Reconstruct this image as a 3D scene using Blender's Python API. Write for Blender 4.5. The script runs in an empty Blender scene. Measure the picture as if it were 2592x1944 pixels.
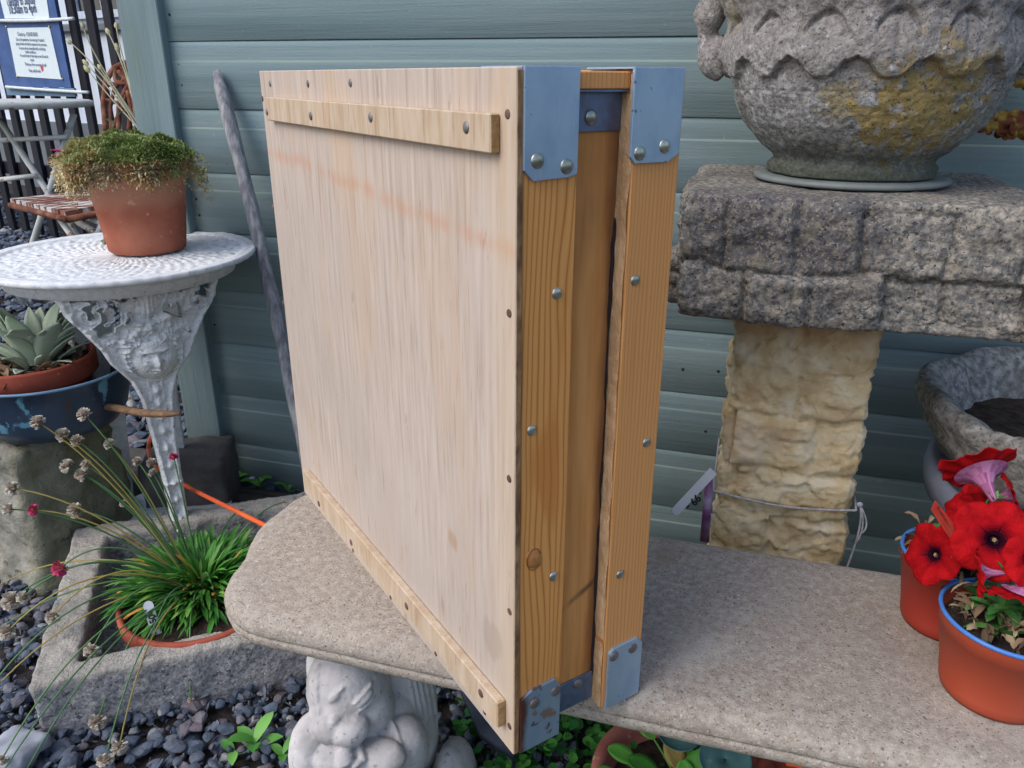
import bpy, math, random
import numpy as np
from mathutils import Vector, Matrix

random.seed(7); RNG = np.random.default_rng(7)
SC = bpy.context.scene; COL = SC.collection
rad = math.radians

# ------------------------------------------------------------------ camera
# world frame: X along the shed wall, Y = 0 on the wall face, ground at z = 0
CAM = np.array([0.0, -1.3608, 0.9])
FPX, PITCH, ROLL, YAW = 1970.03, 0.374947, 0.0032264, 0.287156
def _basis():
    F = np.array([0, math.cos(PITCH), -math.sin(PITCH)]); U = np.array([0, math.sin(PITCH), math.cos(PITCH)])
    X = np.array([1.0, 0, 0])
    x = X*math.cos(ROLL)+U*math.sin(ROLL); u = -X*math.sin(ROLL)+U*math.cos(ROLL)
    c, s = math.cos(YAW), math.sin(YAW); R = np.array([[c, -s, 0], [s, c, 0], [0, 0, 1]])
    return R@x, R@u, R@F
BX, BU, BF = _basis()
cd = bpy.data.cameras.new('camera'); cam = bpy.data.objects.new('camera', cd); COL.objects.link(cam)
m = Matrix.Identity(4)
for i in range(3):
    m[i][0] = BX[i]; m[i][1] = BU[i]; m[i][2] = -BF[i]; m[i][3] = CAM[i]
cam.matrix_world = m
cd.sensor_width = 36; cd.lens = FPX/2592*36; cd.clip_start = 0.02; cd.clip_end = 200
SC.camera = cam
SC.render.resolution_x = 1024; SC.render.resolution_y = 768

# ------------------------------------------------------------------ light
SUND = Vector((-0.55, -0.55, 0.85)).normalized()
w = bpy.data.worlds.new('World'); SC.world = w; w.use_nodes = True
nt = w.node_tree; bg = nt.nodes['Background']; sky = nt.nodes.new('ShaderNodeTexSky'); sky.sky_type = 'NISHITA'
sky.sun_disc = False; sky.sun_elevation = math.asin(SUND.z); sky.sun_rotation = math.atan2(SUND.x, SUND.y)
sky.air_density = 1.0; sky.dust_density = 2.5; sky.ozone_density = 1.5
nt.links.new(sky.outputs[0], bg.inputs[0]); bg.inputs[1].default_value = 0.138
sl = bpy.data.lights.new('sun', 'SUN'); sl.energy = 0.76; sl.angle = rad(40); sl.color = (1.0, 0.98, 0.96)
so = bpy.data.objects.new('sun', sl); COL.objects.link(so); so.rotation_euler = SUND.to_track_quat('Z', 'Y').to_euler()
so.location = (-2, -2, 4)
SC.view_settings.view_transform = 'Standard'; SC.view_settings.look = 'None'
SC.view_settings.gamma = 1.0; SC.view_settings.exposure = 0.80

# ------------------------------------------------------------------ helpers: where things of the place stand
def ray(px, py): return BF+BX*(px-1296)/FPX-BU*(py-972)/FPX
def az(px, py, z):
    y = ray(px, py); return CAM+y*((z-CAM[2])/y[2])
def aw(px, py, wd):
    y = ray(px, py); return CAM+y*((-wd-CAM[1])/y[1])
def ad(px, py, D): return CAM+ray(px, py)*D
def ap(px, py, P0, n):
    y = ray(px, py); n = np.asarray(n, float); return CAM+y*(((np.asarray(P0)-CAM)@n)/(y@n))

def s(r, g, b):
    f = lambda c: (c/255/12.92 if c/255 <= 0.04045 else ((c/255+0.055)/1.055)**2.4)
    return (f(r), f(g), f(b), 1)

# ------------------------------------------------------------------ noise for modelling
def _h(i, j, k, sd):
    n = (i*73856093) ^ (j*19349663) ^ (k*83492791) ^ (sd*2654435)
    n = (n ^ (n >> 13))*1274126177 & 0x7fffffff
    n = (n ^ (n >> 16))*668265263 & 0x7fffffff
    return (n % 100003)/100003.0
def vn(P, sd=0):
    P = np.asarray(P, float); I = np.floor(P).astype(np.int64); Fr = P-I; Fr = Fr*Fr*(3-2*Fr)
    r = 0
    for a in (0, 1):
        for b in (0, 1):
            for c in (0, 1):
                wt = (Fr[..., 0] if a else 1-Fr[..., 0])*(Fr[..., 1] if b else 1-Fr[..., 1])*(Fr[..., 2] if c else 1-Fr[..., 2])
                r = r+wt*_h(I[..., 0]+a, I[..., 1]+b, I[..., 2]+c, sd)
    return r*2-1
def fbm(P, o=4, sd=0, g=0.5):
    r = 0; A = 1; P = np.asarray(P, float)
    for k in range(o):
        r = r+A*vn(P, sd+k*17); A *= g; P = P*2.03+3.1
    return r
def worley(P, sd=0):
    # per point: distance to nearest cell centre, the cell's random numbers and offset from its centre; and distance to second nearest
    P = np.asarray(P, float); I = np.floor(P).astype(np.int64); b1 = np.full(P.shape[:-1], 9.); b2 = b1.copy(); rr = np.zeros(P.shape); off = np.zeros(P.shape)
    for a in (-1, 0, 1):
        for b in (-1, 0, 1):
            for c in (-1, 0, 1):
                J = I+np.array([a, b, c]); h = np.stack([_h(J[..., 0], J[..., 1], J[..., 2], sd+k) for k in (1, 2, 3)], -1)
                d = P-(J+h); q = np.linalg.norm(d, axis=-1); n1 = q < b1
                b2 = np.where(n1, b1, np.minimum(b2, q)); b1 = np.where(n1, q, b1); rr[n1] = np.stack([_h(J[..., 0], J[..., 1], J[..., 2], sd+k) for k in (11, 12, 13)], -1)[n1]; off[n1] = d[n1]
    return b1, b2, rr, off
def chips(P, sd=0):
    b1, b2, rr, off = worley(P, sd); return ((rr-.5)*off).sum(-1)*2.0+(rr[..., 0]-.5)*.7
def sst(a, b, x):
    t = np.clip((x-a)/(b-a), 0, 1); return t*t*(3-2*t)

# ------------------------------------------------------------------ materials
def mat(name, ramp, scale=8, detail=5, stretch=(1, 1, 1), dist=0.0, layers=(), bump=(), rough=0.8, metal=0.0, attr=False,
        wave=None, spec=0.3, sub=0.0, vary=0.0, trans=0.0, rnoise=0.0):
    mt = bpy.data.materials.new(name); mt.use_nodes = True; t = mt.node_tree; N = t.nodes; L = t.links
    b = N['Principled BSDF']; tc = N.new('ShaderNodeTexCoord')
    def mapped(st, off=0):
        mp = N.new('ShaderNodeMapping'); mp.inputs['Scale'].default_value = st; mp.inputs['Location'].default_value = (off, off*.7, off*1.3)
        L.new(tc.outputs['Object'], mp.inputs['Vector']); return mp.outputs[0]
    def noise(sc, de, st, off=0, di=0.0, ro=0.55):
        n = N.new('ShaderNodeTexNoise'); n.inputs['Scale'].default_value = sc; n.inputs['Detail'].default_value = de
        n.inputs['Roughness'].default_value = ro
        n.inputs['Distortion'].default_value = di; L.new(mapped(st, off), n.inputs['Vector']); return n.outputs['Fac']
    def mrange(sock, lo, hi):
        r = N.new('ShaderNodeMapRange'); r.interpolation_type = 'SMOOTHSTEP'; L.new(sock, r.inputs[0])
        r.inputs[1].default_value = lo; r.inputs[2].default_value = hi; return r.outputs[0]
    def mix(fac, a, c, mode='MIX'):
        x = N.new('ShaderNodeMix'); x.data_type = 'RGBA'; x.blend_type = mode
        if isinstance(fac, float): x.inputs[0].default_value = fac
        else: L.new(fac, x.inputs[0])
        for i, v in ((6, a), (7, c)):
            if isinstance(v, tuple): x.inputs[i].default_value = v
            else: L.new(v, x.inputs[i])
        return x.outputs[2]
    def mul(sock, k):
        q = N.new('ShaderNodeMath'); q.operation = 'MULTIPLY'; L.new(sock, q.inputs[0]); q.inputs[1].default_value = k; return q.outputs[0]
    if wave:
        wv = N.new('ShaderNodeTexWave'); wv.wave_type = 'BANDS'; wv.bands_direction = wave.get('dir', 'X'); wv.wave_profile = wave.get('prof', 'SAW')
        wv.inputs['Scale'].default_value = wave['scale']; wv.inputs['Distortion'].default_value = wave['dist']
        wv.inputs['Detail'].default_value = 2; wv.inputs['Detail Scale'].default_value = wave.get('ds', 1.0)
        L.new(mapped(wave['stretch']), wv.inputs['Vector']); fac = wv.outputs['Fac']
    elif attr:
        at = N.new('ShaderNodeAttribute'); at.attribute_name = 'rnd'; fac = at.outputs['Fac']
    else:
        fac = mrange(noise(scale, detail, stretch, 0, dist), 0.25, 0.75)
    cr = N.new('ShaderNodeValToRGB'); e = cr.color_ramp.elements
    while len(e) < len(ramp): e.new(0.5)
    for i, (p_, c_) in enumerate(ramp): e[i].position = p_; e[i].color = c_
    L.new(fac, cr.inputs[0]); c = cr.outputs[0]
    if vary:
        v = noise(scale, detail, stretch, 5); g = mrange(v, 0.2, 0.8)
        cr2 = N.new('ShaderNodeValToRGB'); cr2.color_ramp.elements[0].color = (1-vary,)*3+(1,); cr2.color_ramp.elements[1].color = (1+vary,)*3+(1,)
        L.new(g, cr2.inputs[0]); c = mix(1.0, c, cr2.outputs[0], 'MULTIPLY')
    for i, l in enumerate(layers):
        if 'seg' in l:      # a soft smear along a line in the object's own plane: (axis a, axis b, a0, b0, slope, width)
            sp = N.new('ShaderNodeSeparateXYZ'); L.new(tc.outputs['Object'], sp.inputs[0])
            ia, ib, a0, b0, sl_, wd = l['seg']
            q1 = N.new('ShaderNodeMath'); q1.operation = 'MULTIPLY_ADD'; L.new(sp.outputs[ia], q1.inputs[0]); q1.inputs[1].default_value = -sl_; q1.inputs[2].default_value = -b0+sl_*a0
            q2 = N.new('ShaderNodeMath'); q2.operation = 'ADD'; L.new(q1.outputs[0], q2.inputs[0]); L.new(sp.outputs[ib], q2.inputs[1])
            nn = N.new('ShaderNodeMath'); nn.operation = 'MULTIPLY_ADD'; L.new(noise(9, 3, (1, 1, 1), 3), nn.inputs[0]); nn.inputs[1].default_value = wd*2; nn.inputs[2].default_value = -wd
            q3 = N.new('ShaderNodeMath'); q3.operation = 'ADD'; L.new(q2.outputs[0], q3.inputs[0]); L.new(nn.outputs[0], q3.inputs[1])
            q4 = N.new('ShaderNodeMath'); q4.operation = 'ABSOLUTE'; L.new(q3.outputs[0], q4.inputs[0])
            mm = N.new('ShaderNodeMath'); mm.operation = 'MULTIPLY'; L.new(mrange(q4.outputs[0], wd, 0.0), mm.inputs[0]); L.new(mrange(noise(60, 3, (1, 1, .2), 8), .3, .6), mm.inputs[1])
            mk = mm.outputs[0]
        elif 'at' in l:
            vd = N.new('ShaderNodeVectorMath'); vd.operation = 'DISTANCE'; L.new(tc.outputs['Object'], vd.inputs[0]); vd.inputs[1].default_value = l['at'][:3]
            q1 = N.new('ShaderNodeMath'); q1.operation = 'MULTIPLY_ADD'; L.new(noise(l.get('scale', 30), 7, l.get('stretch', (1, 1, 1)), 4+i), q1.inputs[0]); q1.inputs[1].default_value = l['amp']; L.new(vd.outputs['Value'], q1.inputs[2])
            mk = mrange(q1.outputs[0], l['at'][3]+l['amp']*.5+l.get('soft', .01), l['at'][3]+l['amp']*.5)
        elif 'axis' in l:
            sp = N.new('ShaderNodeSeparateXYZ'); L.new(tc.outputs['Object'], sp.inputs[0])
            nn = N.new('ShaderNodeMath'); nn.operation = 'MULTIPLY_ADD'; L.new(noise(l.get('scale', 10), 4, l.get('stretch', (1, 1, 1)), 9+i), nn.inputs[0]); nn.inputs[1].default_value = l.get('amp', .1); L.new(sp.outputs[l['axis']], nn.inputs[2])
            mk = mrange(nn.outputs[0], l['lo'], l['hi'])
        elif 'vor' in l:
            vt = N.new('ShaderNodeTexVoronoi'); vt.inputs['Scale'].default_value = l['vor']; L.new(mapped(l.get('stretch', (1, 1, 1)), i), vt.inputs['Vector'])
            mk = mrange(vt.outputs['Distance'], l['hi'], l['lo'])
            if 'keep' in l:
                sc_ = N.new('ShaderNodeSeparateColor'); L.new(vt.outputs['Color'], sc_.inputs[0])
                mm = N.new('ShaderNodeMath'); mm.operation = 'MULTIPLY'; L.new(mk, mm.inputs[0]); L.new(mrange(sc_.outputs[0], l['keep'], l['keep']+.01), mm.inputs[1]); mk = mm.outputs[0]
        else:
            mk = mrange(noise(l['scale'], l.get('detail', 5), l.get('stretch', (1, 1, 1)), 11+i*3.7, l.get('dist', 0.0)), l['lo'], l['hi'])
        c = mix(mul(mk, l.get('fac', 1.0)), c, l['col'], l.get('mode', 'MIX'))
    L.new(c, b.inputs['Base Color']); b.inputs['Roughness'].default_value = rough; b.inputs['Metallic'].default_value = metal
    b.inputs['Specular IOR Level'].default_value = spec
    if rnoise:
        q = N.new('ShaderNodeMath'); q.operation = 'MULTIPLY_ADD'; L.new(noise(scale*1.7, 4, stretch, 21), q.inputs[0]); q.inputs[1].default_value = rnoise; q.inputs[2].default_value = rough-rnoise/2
        L.new(q.outputs[0], b.inputs['Roughness'])
    if sub:
        b.inputs['Subsurface Weight'].default_value = sub; b.inputs['Subsurface Radius'].default_value = (.01, .01, .01)
    prev = None
    for (bs, st, di, str_) in bump:
        bn = N.new('ShaderNodeBump'); bn.inputs['Strength'].default_value = str_; bn.inputs['Distance'].default_value = di
        L.new(noise(bs, 6, st, 2, 0, .65), bn.inputs['Height'])
        if prev: L.new(prev, bn.inputs['Normal'])
        prev = bn.outputs[0]
    if prev: L.new(prev, b.inputs['Normal'])
    if trans:
        tr = N.new('ShaderNodeBsdfTranslucent'); L.new(c, tr.inputs[0]); ms = N.new('ShaderNodeMixShader'); ms.inputs[0].default_value = trans
        L.new(b.outputs[0], ms.inputs[1]); L.new(tr.outputs[0], ms.inputs[2]); L.new(ms.outputs[0], N['Material Output'].inputs[0])
    return mt

def flat(name, c, rough=.6, metal=0.0, spec=.4, v=.12, sc=40):
    return mat(name, [(0, tuple(x*(1-v) for x in c[:3])+(1,)), (1, tuple(min(1, x*(1+v)) for x in c[:3])+(1,))], scale=sc, rough=rough, metal=metal, spec=spec, rnoise=.15)

# ------------------------------------------------------------------ geometry
class G:
    def __init__(g): g.v = []; g.f = []; g.r = []; g.n = 0
    def add(g, V, F, r=None):
        V = np.asarray(V, float).reshape(-1, 3); g.v.append(V)
        for i, f in enumerate(F):
            g.f.append(tuple(int(a)+g.n for a in f)); g.r.append(random.random() if r is None else (r[i] if hasattr(r, '__len__') else r))
        g.n += len(V); return g
    def box(g, lo, hi, bev=0.0, r=None, M=None):
        lo = np.array(lo, float); hi = np.array(hi, float)
        if bev <= 0:
            V = [[(lo, hi)[a][0], (lo, hi)[b][1], (lo, hi)[c][2]] for a in (0, 1) for b in (0, 1) for c in (0, 1)]
            F = [(0, 1, 3, 2), (4, 6, 7, 5), (0, 4, 5, 1), (2, 3, 7, 6), (0, 2, 6, 4), (1, 5, 7, 3)]
            rr = random.random() if r is None else r
            V = np.array(V)
            if M is not None: V = xf(M, V)
            return g.add(V, F, rr)
        # bevelled box: 24 vertices
        V = []; idx = {}
        for a in (0, 1):
            for b in (0, 1):
                for c in (0, 1):
                    for ax in (0, 1, 2):
                        p = np.array([(lo, hi)[a][0], (lo, hi)[b][1], (lo, hi)[c][2]])
                        for k, sgn in enumerate((a, b, c)):
                            if k != ax: p[k] += bev if sgn == 0 else -bev
                        idx[(a, b, c, ax)] = len(V); V.append(p)
        F = []
        for ax in range(3):
            o = [k for k in range(3) if k != ax]
            for sg in (0, 1):
                q = []
                for (i, j) in ((0, 0), (1, 0), (1, 1), (0, 1)):
                    t = [0, 0, 0]; t[ax] = sg; t[o[0]] = i; t[o[1]] = j; q.append(idx[(*t, ax)])
                flip = (sg == 0) ^ (ax == 1)
                F.append(tuple(q[::-1]) if flip else tuple(q))
            for i in (0, 1):
                for j in (0, 1):
                    t0 = [0, 0, 0]; t1 = [0, 0, 0]; t0[ax] = 0; t1[ax] = 1
                    for t in (t0, t1): t[o[0]] = i; t[o[1]] = j
                    F.append((idx[(*t0, o[0])], idx[(*t1, o[0])], idx[(*t1, o[1])], idx[(*t0, o[1])]))
        for a in (0, 1):
            for b in (0, 1):
                for c in (0, 1): F.append((idx[(a, b, c, 0)], idx[(a, b, c, 1)], idx[(a, b, c, 2)]))
        V = np.array(V)
        if M is not None: V = xf(M, V)
        rr = random.random() if r is None else r
        return g.add(V, F, rr)
    def tube(g, P, R, n=8, r=None, cap=True, flatten=1.0, up=(0, 0, 1)):
        P = np.array(P, float); k = len(P); R = np.full(k, R) if np.isscalar(R) else np.array(R, float)
        T = np.gradient(P, axis=0); T /= np.linalg.norm(T, axis=1)[:, None]+1e-12
        u = np.array(up, float)
        if abs(T[0]@u) > .95: u = np.array([1.0, 0, 0])
        V = []
        a = np.arange(n)*2*np.pi/n
        for i in range(k):
            u = u-T[i]*(u@T[i]); u /= np.linalg.norm(u)+1e-12; b = np.cross(T[i], u)
            V.append(P[i]+R[i]*(np.cos(a)[:, None]*b+flatten*np.sin(a)[:, None]*u))
        V = np.concatenate(V); F = []
        for i in range(k-1):
            for j in range(n): F.append((i*n+j, i*n+(j+1) % n, (i+1)*n+(j+1) % n, (i+1)*n+j))
        if cap: F.append(tuple(range(n))[::-1]); F.append(tuple((k-1)*n+j for j in range(n)))
        return g.add(V, F, random.random() if r is None else r)
    def lathe(g, prof, n=48, c=(0, 0, 0), r=None, M=None, close=False, fn=None):
        a = np.arange(n)*2*np.pi/n; V = []
        for (R, z) in prof:
            V.append(np.stack([R*np.cos(a), R*np.sin(a), np.full(n, z)], -1))
        V = np.concatenate(V)
        if fn is not None: V = fn(V)
        V = V+np.array(c)
        if M is not None: V = xf(M, V)
        k = len(prof); F = []
        for i in range(k-1):
            for j in range(n): F.append((i*n+j, i*n+(j+1) % n, (i+1)*n+(j+1) % n, (i+1)*n+j))
        if close:
            F.append(tuple(range(n))[::-1]); F.append(tuple((k-1)*n+j for j in range(n)))
        return g.add(V, F, random.random() if r is None else r)
    def ell(g, c, R, rot=(0, 0, 0), n=12, r=None):
        from mathutils import Euler
        E = np.array(Euler([rad(a) for a in rot]).to_matrix()); V = []; F = []
        for i in range(n+1):
            ph = math.pi*i/n
            for j in range(2*n):
                th = math.pi*j/n; V.append((math.sin(ph)*math.cos(th), math.sin(ph)*math.sin(th), math.cos(ph)))
        V = (np.array(V)*np.array(R))@E.T+np.array(c)
        for i in range(n):
            for j in range(2*n): F.append((i*2*n+j, (i+1)*2*n+j, (i+1)*2*n+(j+1) % (2*n), i*2*n+(j+1) % (2*n)))
        return g.add(V, F, random.random() if r is None else r)
    def leaf(g, base, az_, el, L, W, droop=0.6, fold=0.25, prof=None, seg=7, r=None, twist=0.0, wav=0.0):
        # curved blade: az_ heading, el start elevation (rad), droop = change of elevation along it
        prof = prof or (lambda t: math.sin(math.pi*min(1, t*0.92+0.06))**0.8)
        P = np.array(base, float); e = el; V = []; ds = L/seg
        for i in range(seg+1):
            t = i/seg; d = np.array([math.cos(az_)*math.cos(e), math.sin(az_)*math.cos(e), math.sin(e)])
            side = np.array([-math.sin(az_), math.cos(az_), 0]); nrm = np.cross(side, d); nrm = -nrm if nrm[2] < 0 else nrm
            sd = side*math.cos(twist*t)+nrm*math.sin(twist*t); hw = W/2*prof(t)
            wv = wav*math.sin(t*19+az_*5)*W
            V += [P-sd*hw+nrm*(hw*fold+wv), P.copy(), P+sd*hw+nrm*(hw*fold-wv)]
            P = P+d*ds; e -= droop/seg
        F = []
        for i in range(seg):
            a = i*3; F += [(a, a+1, a+4, a+3), (a+1, a+2, a+5, a+4)]
        return g.add(V, F, random.random() if r is None else r)
    def disc_leaf(g, base, tip, W, normal, r=None, seg=6, curl=.15, prof=None):
        base = np.array(base, float); tip = np.array(tip, float); d = tip-base; L = np.linalg.norm(d); d /= L
        n = np.array(normal, float); n -= d*(n@d); n /= np.linalg.norm(n)+1e-9; sd = np.cross(d, n); V = []
        prof = prof or (lambda t: math.sin(math.pi*min(1, t*0.9+0.08))**0.7)
        for i in range(seg+1):
            t = i/seg; hw = W/2*prof(t); lift = curl*L*math.sin(math.pi*t)*.5
            for q in (-1, -.5, 0, .5, 1): V.append(base+d*L*t+sd*hw*q+n*(lift+abs(q)*hw*.25))
        F = []
        for i in range(seg):
            for j in range(4): a = i*5+j; F.append((a, a+1, a+6, a+5))
        return g.add(V, F, random.random() if r is None else r)
    def build(g, name, m, parent=None, smooth=True, label=None, mods=()):
        me = bpy.data.meshes.new(name); V = np.concatenate(g.v)
        me.from_pydata(V.tolist(), [], g.f)
        at = me.attributes.new('rnd', 'FLOAT', 'FACE'); at.data.foreach_set('value', np.array(g.r, np.float32))
        if smooth: me.polygons.foreach_set('use_smooth', np.ones(len(me.polygons), bool))
        me.materials.append(m); me.update()
        o = bpy.data.objects.new(name, me); COL.objects.link(o)
        if parent: o.parent = parent
        if label: o['label'] = label
        for (ty, kw) in mods:
            md = o.modifiers.new(ty.lower(), ty)
            for a, b in kw.items(): setattr(md, a, b)
        return o
def xf(M, V): return np.asarray(V)@np.array(M.to_3x3()).T+np.array(M.translation)
def tag(o, label, cat, group=None, kind=None):
    if label: o['label'] = label
    if cat: o['category'] = cat
    if group: o['group'] = group
    if kind: o['kind'] = kind
    return o
def thing(name, label, cat, loc=(0, 0, 0), rz=0.0, group=None):
    o = bpy.data.objects.new(name, None); COL.objects.link(o); o.empty_display_size = .05
    o.location = tuple(float(a) for a in loc); o.rotation_euler = (0, 0, rz); return tag(o, label, cat, group)
def copyo(o, parent=None, loc=None):
    c = o.copy(); COL.objects.link(c)
    if parent: c.parent = parent
    if loc is not None: c.location = tuple(float(a) for a in loc)
    return c
def weld(o, d=1e-5):
    import bmesh
    b = bmesh.new(); b.from_mesh(o.data); bmesh.ops.remove_doubles(b, verts=b.verts, dist=d); bmesh.ops.recalc_face_normals(b, faces=b.faces); b.to_mesh(o.data); b.free()
    if o.data.polygons: o.data.polygons.foreach_set('use_smooth', np.ones(len(o.data.polygons), bool))
    return o
def cubegrid(lo, hi, step, rnd, disp):
    """surface of a rounded block, displaced by disp(P, N)"""
    lo = np.array(lo, float); hi = np.array(hi, float); c = (lo+hi)/2; h = (hi-lo)/2; g = G()
    for ax in range(3):
        o = [k for k in range(3) if k != ax]
        nu = max(2, int(round(2*h[o[0]]/step))); nv = max(2, int(round(2*h[o[1]]/step)))
        U, Vv = np.meshgrid(np.linspace(-1, 1, nu+1), np.linspace(-1, 1, nv+1), indexing='ij')
        for sg in (-1, 1):
            P = np.zeros(U.shape+(3,)); P[..., o[0]] = U*h[o[0]]; P[..., o[1]] = Vv*h[o[1]]; P[..., ax] = sg*h[ax]
            Q = np.clip(P, -(h-rnd), h-rnd); D = P-Q; Ln = np.linalg.norm(D, axis=-1, keepdims=True); Nn = D/(Ln+1e-12)
            P2 = Q+Nn*rnd+c
            P2 = P2+disp(P2, Nn)
            idx = np.arange((nu+1)*(nv+1)).reshape(nu+1, nv+1)
            F = np.stack([idx[:-1, :-1], idx[1:, :-1], idx[1:, 1:], idx[:-1, 1:]], -1).reshape(-1, 4)
            if (sg < 0) ^ (ax == 1): F = F[:, ::-1]
            g.add(P2.reshape(-1, 3), F.tolist(), 0.5)
    return g
def dome(g, c, nrm, R, hgt=.35, n=14, r=None):
    """rivet or nail head on a face with normal nrm"""
    q = Vector(nrm).to_track_quat('Z', 'Y').to_matrix().to_4x4(); q.translation = Vector([float(a) for a in c])
    prof = [(R*math.cos(t), R*hgt*math.sin(t)) for t in np.linspace(0, math.pi/2*.96, 6)]
    prof = [(R*1.02, -R*.3)]+prof
    return g.lathe(prof, n, M=q, close=True, r=r)
def text(body, size, m, parent, name, M, shear=0.0, align='CENTER', bold=0.0, font_ext=0.0):
    cu = bpy.data.curves.new('lettering', 'FONT'); cu.body = body; cu.size = size; cu.align_x = align; cu.offset = bold; cu.extrude = font_ext; cu.resolution_u = 2; cu.shear = shear
    to = bpy.data.objects.new('lettering_source', cu); COL.objects.link(to)
    dg = bpy.context.evaluated_depsgraph_get(); me = bpy.data.meshes.new_from_object(to.evaluated_get(dg)); bpy.data.objects.remove(to)
    me.name = name; me.materials.clear(); me.materials.append(m)
    me.transform(M)
    o = bpy.data.objects.new(name, me); COL.objects.link(o); o.parent = parent; return o
def plane_M(O, X, Y):
    X = Vector([float(a) for a in X]).normalized(); Y = Vector([float(a) for a in Y]); Y = (Y-X*X.dot(Y)).normalized(); Z = X.cross(Y)
    M = Matrix.Identity(4)
    for i in range(3): M[i][0] = X[i]; M[i][1] = Y[i]; M[i][2] = Z[i]; M[i][3] = float(O[i])
    return M
def wb(g, name, m, parent, **k):
    """build from world coordinates under a thing that stands at its own location"""
    q = parent
    while q.parent: q = q.parent
    off = np.array(q.location); R = np.array(q.rotation_euler.to_matrix())
    g.v = [(v-off)@R for v in g.v]
    return g.build(name, m, parent, **k)

# ================================================================== SETTING
m_soil = mat('soil', [(0, s(30, 27, 26)), (1, s(66, 60, 58))], scale=30, bump=[(60, (1, 1, 1), .02, .8)], rough=.95)
m_gravel = mat('slate_gravel', [(0, s(56, 66, 80)), (.35, s(80, 92, 108)), (.7, s(92, 98, 110)), (.8, s(102, 94, 100)), (.93, s(118, 124, 132)), (1, s(150, 150, 150))],
               attr=True, vary=.28, scale=90, rough=.72, bump=[(160, (1, 1, 1), .003, .5)], layers=[dict(scale=260, lo=.6, hi=.75, col=s(150, 156, 164), fac=.3)])
g = G(); g.box((-14, -12, -.3), (14, 16, 0)); o = g.build('ground', m_soil); tag(o, None, None, kind='structure')

ICO = []
def _ico():
    import bmesh
    b = bmesh.new(); bmesh.ops.create_icosphere(b, subdivisions=1, radius=1); V = np.array([v.co[:] for v in b.verts]); F = [[v.index for v in f.verts] for f in b.faces]; b.free()
    b = bmesh.new(); bmesh.ops.create_icosphere(b, subdivisions=2, radius=1); V2 = np.array([v.co[:] for v in b.verts]); F2 = [[v.index for v in f.verts] for f in b.faces]; b.free()
    return V, F, V2, F2
IV, IF, IV2, IF2 = _ico()
def stones(g, xs, ys, zs, sizes, fine):
    V0, F0 = (IV2, IF2) if fine else (IV, IF)
    for x, y, z, q in zip(xs, ys, zs, sizes):
        A = RNG.normal(size=(3, 3)); Q, _ = np.linalg.qr(A)
        V = V0*np.array([1.25, .9, .5])*q/2
        # facet it: clip by a few random planes
        for _k in range(5):
            n = RNG.normal(size=3); n /= np.linalg.norm(n); dd = q*RNG.uniform(.22, .42); e = np.maximum(V@n-dd, 0); V = V-e[:, None]*n
        tilt = RNG.normal(0, .35, 2); V = V@Q*.45+V*.55 if RNG.random() < .5 else V
        th = RNG.uniform(0, 6.28); c, s_ = math.cos(th), math.sin(th)
        Rz = np.array([[c, -s_, 0], [s_, c, 0], [0, 0, 1]]); c, s_ = math.cos(tilt[0]), math.sin(tilt[0]); Rx = np.array([[1, 0, 0], [0, c, -s_], [0, s_, c]])
        g.add(V@Rx.T@Rz.T+(x, y, z), F0, float(RNG.random()))
def inpoly(x, y, P):
    r = np.zeros(len(x), bool); n = len(P)
    for i in range(n):
        x0, y0 = P[i]; x1, y1 = P[(i+1) % n]
        r ^= ((y0 > y) != (y1 > y)) & (x < (x1-x0)*(y-y0)/(y1-y0+1e-12)+x0)
    return r
g = G()
N_ = 20000; x = RNG.uniform(-1.6, .55, N_); y = RNG.uniform(-1.0, -.02, N_)
keep = ((x < -.15) | (y < -.62)) & ~inpoly(x, y, [(-.86, -.66), (-1.08, -.36), (-.72, -.12), (-.5, -.4)]) & ~inpoly(x, y, [(-.05, -.6), (.5, -.6), (.5, -1), (-.05, -1)])
keep &= ~((x > -1.33) & (x < -1.09) & (y > -.34) & (y < -.2))
x, y = x[keep], y[keep]
stones(g, x, y, RNG.uniform(.002, .022, len(x)), RNG.gamma(7, .0024, len(x)).clip(.009, .034), True)
N2 = 16000; x = RNG.uniform(-3.2, 1.7, N2); y = RNG.uniform(-2.6, .35, N2); k2 = (y < -.93) | (x < -1.62) | ((x > .5) & (y < -.05)); x, y = x[k2], y[k2]
stones(g, x, y, RNG.uniform(.0, .012, len(x)), RNG.gamma(9, .0032, len(x)).clip(.014, .045), False)
o = g.build('gravel', m_gravel, smooth=False); tag(o, 'blue grey slate gravel around the trough', 'gravel', kind='stuff')
g = G(); N_ = 13000; t = RNG.random(N_)**.9; x = -.9-t*5.2; y = RNG.uniform(-.15, 1, N_)*(.3+3.6*t)
stones(g, x, y, RNG.uniform(.0, .02, N_), RNG.gamma(9, .0035, N_).clip(.015, .05)*(1+t*.7), False)
o = g.build('gravel', m_gravel, smooth=False); tag(o, 'distant grey gravel behind the white table and under the bistro furniture', 'gravel', kind='stuff')

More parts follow.
